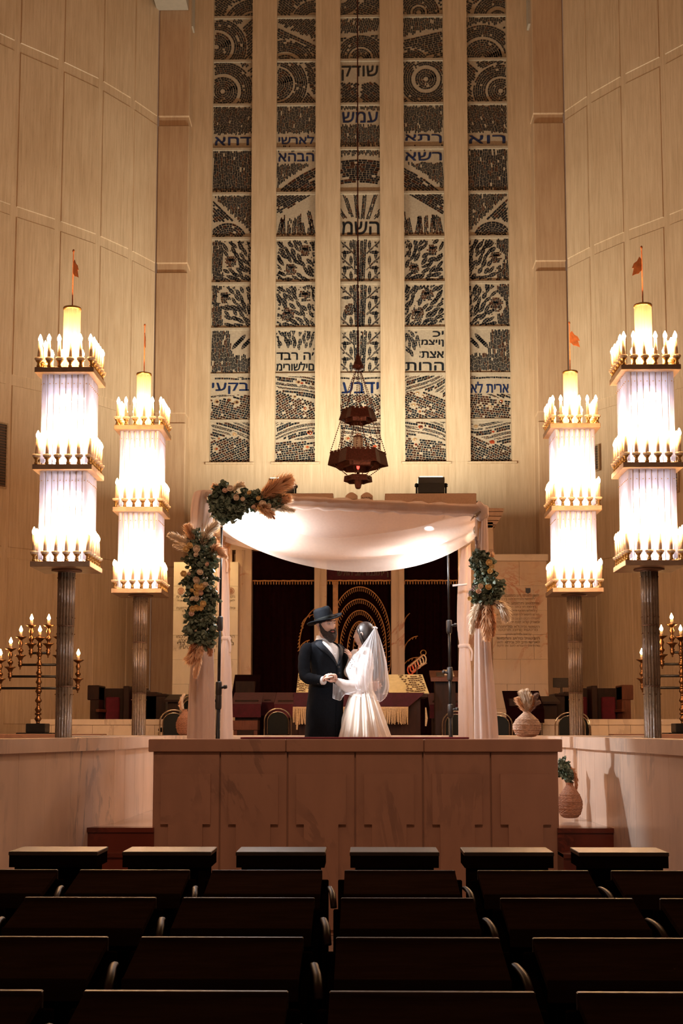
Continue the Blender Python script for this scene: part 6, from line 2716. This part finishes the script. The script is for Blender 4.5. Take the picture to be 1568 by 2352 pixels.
# collar
nk = neck0 + UP * .028 + Vector((.004, -.004, 0))
m = MB()
def colr(u, v):
    a = .28 + u * (2 * pi - .56)
    r = .061 + .010 * v
    z = .030 - .052 * v - .030 * G(math.sin(a / 2) * 2, .9) * v
    return nk + fm * (r * 1.05 * math.cos(a)) + Lm * (r * math.sin(a)) + UP * z
m.grid(colr, 30, 5)
obj('collar', m, 'shirt_white', sh, True)
for i in range(4):
    p = coat_pt(row_of(640 + 55 * i), 0, -.008)
    obj('shirt_button', MB().ball(p, .004, 8, 6), 'shirt_white', sh, True)
# cuff
m = MB().tube([cc(508, 1064, 11.31), cc(540, 1060, 11.295), cc(546, 1059, 11.292)], [.037, .039, .036], 16)
obj('shirt_cuff', m, 'shirt_white', sh, True)
# trousers and shoes (mostly behind the parapet)
tr = MB()
for sgn in (-1, 1):
    hp = bx(545, 1450) + Lm * sgn * .08
    tr.tube([hp, Vector((hp.x + fm.x * .02, hp.y + fm.y * .02, 1.33)), Vector((hp.x, hp.y, .90))], [.10, .085, .075], 16)
obj('trousers', tr, 'trouser_black', man, True)
for sgn in (-1, 1):
    hp = bx(545, 1450) + Lm * sgn * .08
    a = Vector((hp.x, hp.y, ZP + .045))
    m = MB().tube([a - fm * .07, a, a + fm * .12, a + fm * .19], [.035, .045, .042, .025], 14, flat=.9)
    obj('shoe', m, 'black_leather', man, True)

# ----------------------------------------------------------------- the bride
fb = Vector((-.88, .47, 0)); Lb = Vector((-.47, -.88, 0))
bride = thing('person', 'dark-haired woman in white wedding dress and sheer veil, facing the man in the hat', 'person', (at(838, 1700, 11.6).x, 11.6, ZP))
HB = cc(1022, 515, 11.58)
TB = frame(HB, R(-115), R(-8), R(2), .93)
YB = 11.6
bb = lambda x, y, Y=YB: cc(x, y, Y)
shl, ell, wrl = bb(1035, 760, 11.46), bb(975, 1140, 11.34), bb(688, 1066, 11.285)
shr, elr, wrr = bb(950, 770, 11.74), bb(850, 960, 11.72), bb(886, 842, 11.66)
body = MB()
S = []
for (x, y, a, b_) in ((1010, 1330, .13, .105), (1005, 1190, .105, .085), (985, 1060, .112, .09), (970, 940, .125, .105), (985, 830, .13, .085), (1000, 760, .13, .065), (1005, 720, .07, .05)):
    S.append((bb(x, y), a, b_, Lb, fb, .95))
body.rings(loft(S, 24))
body.tube([shl, ell, wrl], [.038, .032, .022], 12).tube([shr, elr, wrr], [.038, .032, .022], 12)
body.tube([bb(1005, 740), bb(1000, 700), HB + Vector((0, 0, -.05))], [.055, .044, .044], 14)
for sgn in (-1, 1):
    hp = bb(1015, 1400) + Lb * sgn * .075
    body.tube([hp, Vector((hp.x, hp.y, 1.30)), Vector((hp.x, hp.y, .90))], [.075, .048, .034], 12)
    body.tube([Vector((hp.x, hp.y, .90)), Vector((hp.x, hp.y, .87)) + fb * .13], [.034, .026], 10)
hm = remesh(body, .012, 3)
hd = headmesh(True).xf(TB)
h1 = remesh(hand(wrl, bb(612, 1005, 11.265) - wrl, Vector((-.35, .5, -.5)), 1, (.5, .8, .6), .88, .04, .3), .003, 2)
h2 = remesh(hand(wrr, bb(836, 715, 11.66) - wrr, Vector((-.8, .4, .1)), -1, (.15, .25, .2), .86, .10, .1), .003, 2)
obj('body', MB().merge(hm).merge(hd).merge(h1).merge(h2), 'skin_bride', bride, True)
eyes(TB, bride, fem=True)
m = MB().tube([Vector((-.018, -.094, -.0645)), Vector((0, -.1015, -.066)), Vector((.018, -.094, -.0645))], [.002, .005, .002], 8).xf(TB)
obj('lips', m, 'lip', bride, True)
# hair: cap and length down the back
h = MB().ball((0, .012, .010), 1, 64, 44, .089, .104, .125)
fs = []
for f in h.f:
    c = sum((h.v[i] for i in f), Vector()) / len(f)
    if c.y > -.074 + max(0, .058 - c.z) * .95 or c.z > .088:
        fs.append(f)
h.f = fs
h.v = [v + Vector((v.x, v.y, 0)).normalized() * (.0010 * math.sin(math.atan2(v.y, v.x) * 60)) for v in h.v]
hh = h.xf(TB)
t0 = TB @ Vector((0, .085, -.01))
pts = [t0, bb(1110, 640, 11.56), bb(1125, 760, 11.53), bb(1140, 860, 11.53)]
rings = []
cs = catmull(pts, 6)
rs = cat1([.070, .062, .050, .018], 6)
for k, c in enumerate(cs):
    rings.append([c + Vector((math.cos(2 * pi * i / 40) * rs[k] * .65 * (1 + .06 * math.sin(i * 2.4)), math.sin(2 * pi * i / 40) * rs[k] * 1.1 * (1 + .06 * math.sin(i * 2.4)), 0)) for i in range(40)])
hh.rings(rings)
# side locks over the ear
for sx in (-1, 1):
    q = MB().tube([Vector((sx * .062, -.045, .072)), Vector((sx * .080, -.018, .035)), Vector((sx * .084, .014, -.03)), Vector((sx * .070, .045, -.09))], [.010, .014, .018, .02], 10).xf(TB)
    hh.merge(q)
hair = obj('hair', hh, 'hair_dark', bride, True)
m = MB().tube([TB @ Vector((.077, .0, -.035)), TB @ Vector((.079, -.002, -.055))], .004, 6)
obj('earring', m, 'brass', bride, True)

# bodice, skirt, sleeves
CB = [(1002, 725, .085, .055), (1000, 745, .125, .068), (995, 800, .140, .082), (980, 870, .138, .105), (966, 940, .132, .122), (972, 1010, .120, .112), (990, 1090, .110, .100), (1003, 1185, .106, .092), (1005, 1205, .108, .094)]
S = [(bb(x, y), a, b_, Lb, fb, .95) for x, y, a, b_ in CB]
cs = catmull([s_[0] for s_ in S], 4); aa = cat1([s_[1] for s_ in S], 4); bbv = cat1([s_[2] for s_ in S], 4)
m = MB().rings(loft([(c, a, b_, Lb, fb, .95) for c, a, b_ in zip(cs, aa, bbv)], 44), False)
bod = obj('bodice', m, 'lace', bride, True)
m = MB()
sl = catmull([shl - Lb * .03, shl + UP * .01, bb(1045, 880, 11.42), bb(1020, 1030, 11.37), ell, bb(830, 1130, 11.31), bb(735, 1085, 11.295), wrl], 6)
rs = cat1([.05, .068, .072, .066, .060, .055, .036, .027], 6)
rs = [r * (1 + .05 * math.sin(i * 2.1) * (1 if i < 30 else .6)) for i, r in enumerate(rs)]
obj('sleeve', MB().tube(sl, rs, 28), 'sleeve_sheer', bod, True, label='sheer puffed sleeve')
sl = catmull([shr, shr + UP * .01 + fb * .02, bb(890, 880, 11.74), elr, bb(868, 890, 11.68), wrr], 6)
rs = cat1([.05, .06, .06, .055, .04, .028], 6)
obj('sleeve', MB().tube(sl, rs, 24), 'sleeve_sheer', bod, True, label='sheer puffed sleeve')
# lace petals on the near shoulder
m = MB()
rg = random.Random(5)
for i in range(150):
    a = rg.uniform(0, 2 * pi); t = rg.random()
    c = shl.lerp(bb(900, 900, 11.48), t * .8) + Vector((0, 0, 0))
    rr_ = .078 - .01 * t
    p = c + Vector((rr_ * math.cos(a) * .9, -.02 - abs(rr_ * math.sin(a)) * .8, rr_ * math.sin(a) * .9))
    leafmesh(m, p, rg.uniform(.014, .024), rg, 1.0)
obj('lace_applique', m, 'lace', bod, True)
# skirt: flaring pleats
def skirt(u, v):
    a = 2 * pi * u
    y = 1195 + (2600 - 1195) * v
    c = bb(1004 + 42 * v, y)
    c.z = max(c.z, ZP + .015)
    R0 = .100 + .30 * v ** .82
    pl = (.020 + .045 * v) * math.sin(15 * a + .5 * math.sin(3 * a)) + (.014 + .045 * v) * math.sin(34 * a + 1.2) + .02 * v * math.sin(5 * a)
    rr_ = R0 * (1 + pl * 1.5)
    return c + fb * (rr_ * 1.0 * math.cos(a)) + Lb * (rr_ * .95 * math.sin(a))
sk = obj('skirt', MB().grid(skirt, 240, 30), 'satin', bride, True)
m = MB().rings(loft([(bb(1004, 1180), .109, .096, Lb, fb, .95), (bb(1004, 1190), .113, .100, Lb, fb, .95), (bb(1004, 1206), .112, .099, Lb, fb, .95)], 44), False)
obj('waistband', m, 'satin', sk, True)

# veil
VC = [
    [(1150, 432, 11.52), (1075, 540, 11.43), (975, 680, 11.35), (902, 800, 11.29), (893, 1000, 11.25), (940, 1150, 11.235)],
    [(1153, 430, 11.51), (1095, 560, 11.38), (1030, 760, 11.29), (985, 930, 11.23), (985, 1080, 11.20), (1005, 1200, 11.19)],
    [(1158, 429, 11.51), (1135, 590, 11.36), (1110, 800, 11.27), (1090, 960, 11.23), (1085, 1120, 11.21), (1110, 1240, 11.21)],
    [(1163, 430, 11.515), (1180, 600, 11.37), (1195, 800, 11.32), (1210, 980, 11.30), (1215, 1150, 11.30), (1210, 1318, 11.30)],
    [(1170, 434, 11.53), (1222, 580, 11.45), (1270, 780, 11.43), (1298, 980, 11.43), (1314, 1140, 11.44), (1288, 1240, 11.45)],
    [(1172, 438, 11.56), (1222, 600, 11.60), (1262, 800, 11.64), (1280, 1000, 11.66), (1280, 1140, 11.68), (1250, 1230, 11.70)],
]
NV, NT = 96, 40
cols = [catmull([cc(*p) for p in c], 8) for c in VC]
nt_ = len(cols[0])
rows = [catmull([cols[j][i] for j in range(len(VC))], NV // 5) for i in range(nt_)]


def veil(u, v):
    i = v * (nt_ - 1); a = min(int(i), nt_ - 2)
    j = u * (len(rows[0]) - 1); b_ = min(int(j), len(rows[0]) - 2)
    p = rows[a][b_].lerp(rows[a][b_ + 1], j - b_).lerp(rows[a + 1][b_].lerp(rows[a + 1][b_ + 1], j - b_), i - a)
    am = .030 * min(1, v * 2.0) * (.4 + .6 * v)
    n1 = mnoise.noise(Vector((u * 17, v * .9, 1.5))) * 1.3 + .55 * mnoise.noise(Vector((u * 48, v * 1.6, 7.5)))
    n2 = mnoise.noise(Vector((u * 15, v * .9, 11.5))) * 1.1 + .5 * mnoise.noise(Vector((u * 40, v * 1.2, 3.5)))
    return p + Vector((n2 * am * .8, n1 * am * 1.5, .35 * am * n2))


ve = obj('veil', MB().grid(veil, 200, 46), 'veil_cloth', bride, True)
m = MB().tube([veil(i / 200, 1.0) for i in range(201)], .0022, 5)
m.tube([veil(0.0, i / 46) for i in range(47)], .0018, 5).tube([veil(1.0, i / 46) for i in range(47)], .0018, 5)
obj('veil_hem', m, 'veil_edge', ve, True)
cmb = MB().tube([cc(1135, 425, 11.50), cc(1160, 420, 11.515), cc(1180, 432, 11.54)], .007, 6)
obj('comb', cmb, 'veil_edge', ve, True)
# front fold of the veil falling below the joined hands
top = catmull([cc(655, 1095, 11.24), cc(720, 1130, 11.235), cc(800, 1180, 11.23), cc(900, 1195, 11.22), cc(985, 1150, 11.20)], 8)
bot = catmull([cc(648, 1272, 11.25), cc(690, 1290, 11.25), cc(745, 1296, 11.25), cc(800, 1225, 11.24), cc(925, 1390, 11.18)], 8)
bot[-8:] = [bot[-9].lerp(cc(1000, 1260, 11.18), (i + 1) / 8) for i in range(8)]
def fold(u, v):
    i = u * (len(top) - 1); a = min(int(i), len(top) - 2)
    p = top[a].lerp(top[a + 1], i - a).lerp(bot[a].lerp(bot[a + 1], i - a), v)
    return p + Vector((0, .012 * math.sin(u * 30) * v, 0))
obj('veil_fold', MB().grid(fold, 60, 14), 'veil_cloth', ve, True)
m = MB().tube([fold(i / 60, 1) for i in range(61)], .0018, 5).tube([fold(0, i / 14) for i in range(15)], .0018, 5)
obj('veil_hem', m, 'veil_edge', ve, True)
# ================================================================ light and look
def alight(name, kind, loc, energy, color, **kw):
    l = bpy.data.lights.new(name, kind)
    l.energy = energy
    l.color = color
    for k, v in kw.items():
        if k not in ('rot', 'target'):
            setattr(l, k, v)
    o = bpy.data.objects.new(name, l)
    col.objects.link(o)
    o.location = loc
    if 'target' in kw:
        o.rotation_euler = (Vector(kw['target']) - Vector(loc)).to_track_quat('-Z', 'Y').to_euler()
    return o


world = bpy.data.worlds.new('world')
sc.world = world
world.use_nodes = True
bg = world.node_tree.nodes['Background']
bg.inputs[0].default_value = (1, .52, .30, 1)
bg.inputs[1].default_value = .105
sc.view_settings.view_transform = 'Standard'
sc.view_settings.look = 'None'
sc.view_settings.exposure = .4
sc.view_settings.gamma = 1
sc.view_settings.use_curve_mapping = False
cy = sc.cycles
cy.max_bounces = 6
cy.diffuse_bounces = 3
cy.glossy_bounces = 3
cy.transmission_bounces = 4
cy.transparent_max_bounces = 16
cy.caustics_reflective = False
cy.caustics_refractive = False
cy.sample_clamp_indirect = 4
cy.use_denoising = True
cy.use_adaptive_sampling = True
cy.adaptive_threshold = .02

for x in (-1.35, 1.35):
    alight('window_wash', 'AREA', (x, 24.75, 6.32), 235, (1, .92, .68), shape='RECTANGLE', size=1.7, size_y=.25, target=(x, 24.95, 12.0))
alight('canopy_lamp', 'POINT', at(592, 1250, 11.3), 36, (.93, .96, 1), shadow_soft_size=.05)
alight('canopy_glow', 'SPOT', at(560, 1215, 11.25), 34, (.93, .96, 1), shadow_soft_size=.04, spot_size=R(150), target=at(590, 1150, 11.6))
alight('clip_lamp_light', 'POINT', at(978, 1262, 12.0), 30, (.93, .96, 1), shadow_soft_size=.05)
alight('hall_fill_light', 'SPOT', (0, 1.0, 8.5), 800, (1, .60, .40), shadow_soft_size=.7, spot_size=R(52), spot_blend=.9, target=(0, 11.5, 1.2))  # added warm fill from the hall side, its source unseen
tr_ = MB().box(-2.4, 2.4, 24.5, 25.0, 5.9, 6.05)
tr_.box(-2.4, 2.4, 24.7, 24.8, ZST, 5.9)
struct('trim_4', tr_, 'vent_dark')

alight('hall_spot', 'SPOT', (-1.6, 3.0, 3.4), 650, (1, .95, .90), shadow_soft_size=.06, spot_size=R(12), spot_blend=.5, target=(-.05, 11.5, 2.42))

alight('tablet_light', 'SPOT', (at(430, 1290, 23.2).x, 22.9, 5.9), 160, (1, .72, .32), shadow_soft_size=.08, spot_size=R(75), spot_blend=.7, target=(at(470, 1400, 23.6).x, 23.6, 3.6))

alight('stand_flash', 'SPOT', LP1 + Vector((.22, .0, -.12)), 240, (.95, .97, 1), shadow_soft_size=.03, spot_size=R(58), spot_blend=.35, target=(1.97, 11.1, 1.15))
alight('stand_flash', 'SPOT', LP2 + Vector((-.03, -.08, .02)), 300, (.95, .97, 1), shadow_soft_size=.03, spot_size=R(58), spot_blend=.35, target=(-1.95, 11.1, 1.15))
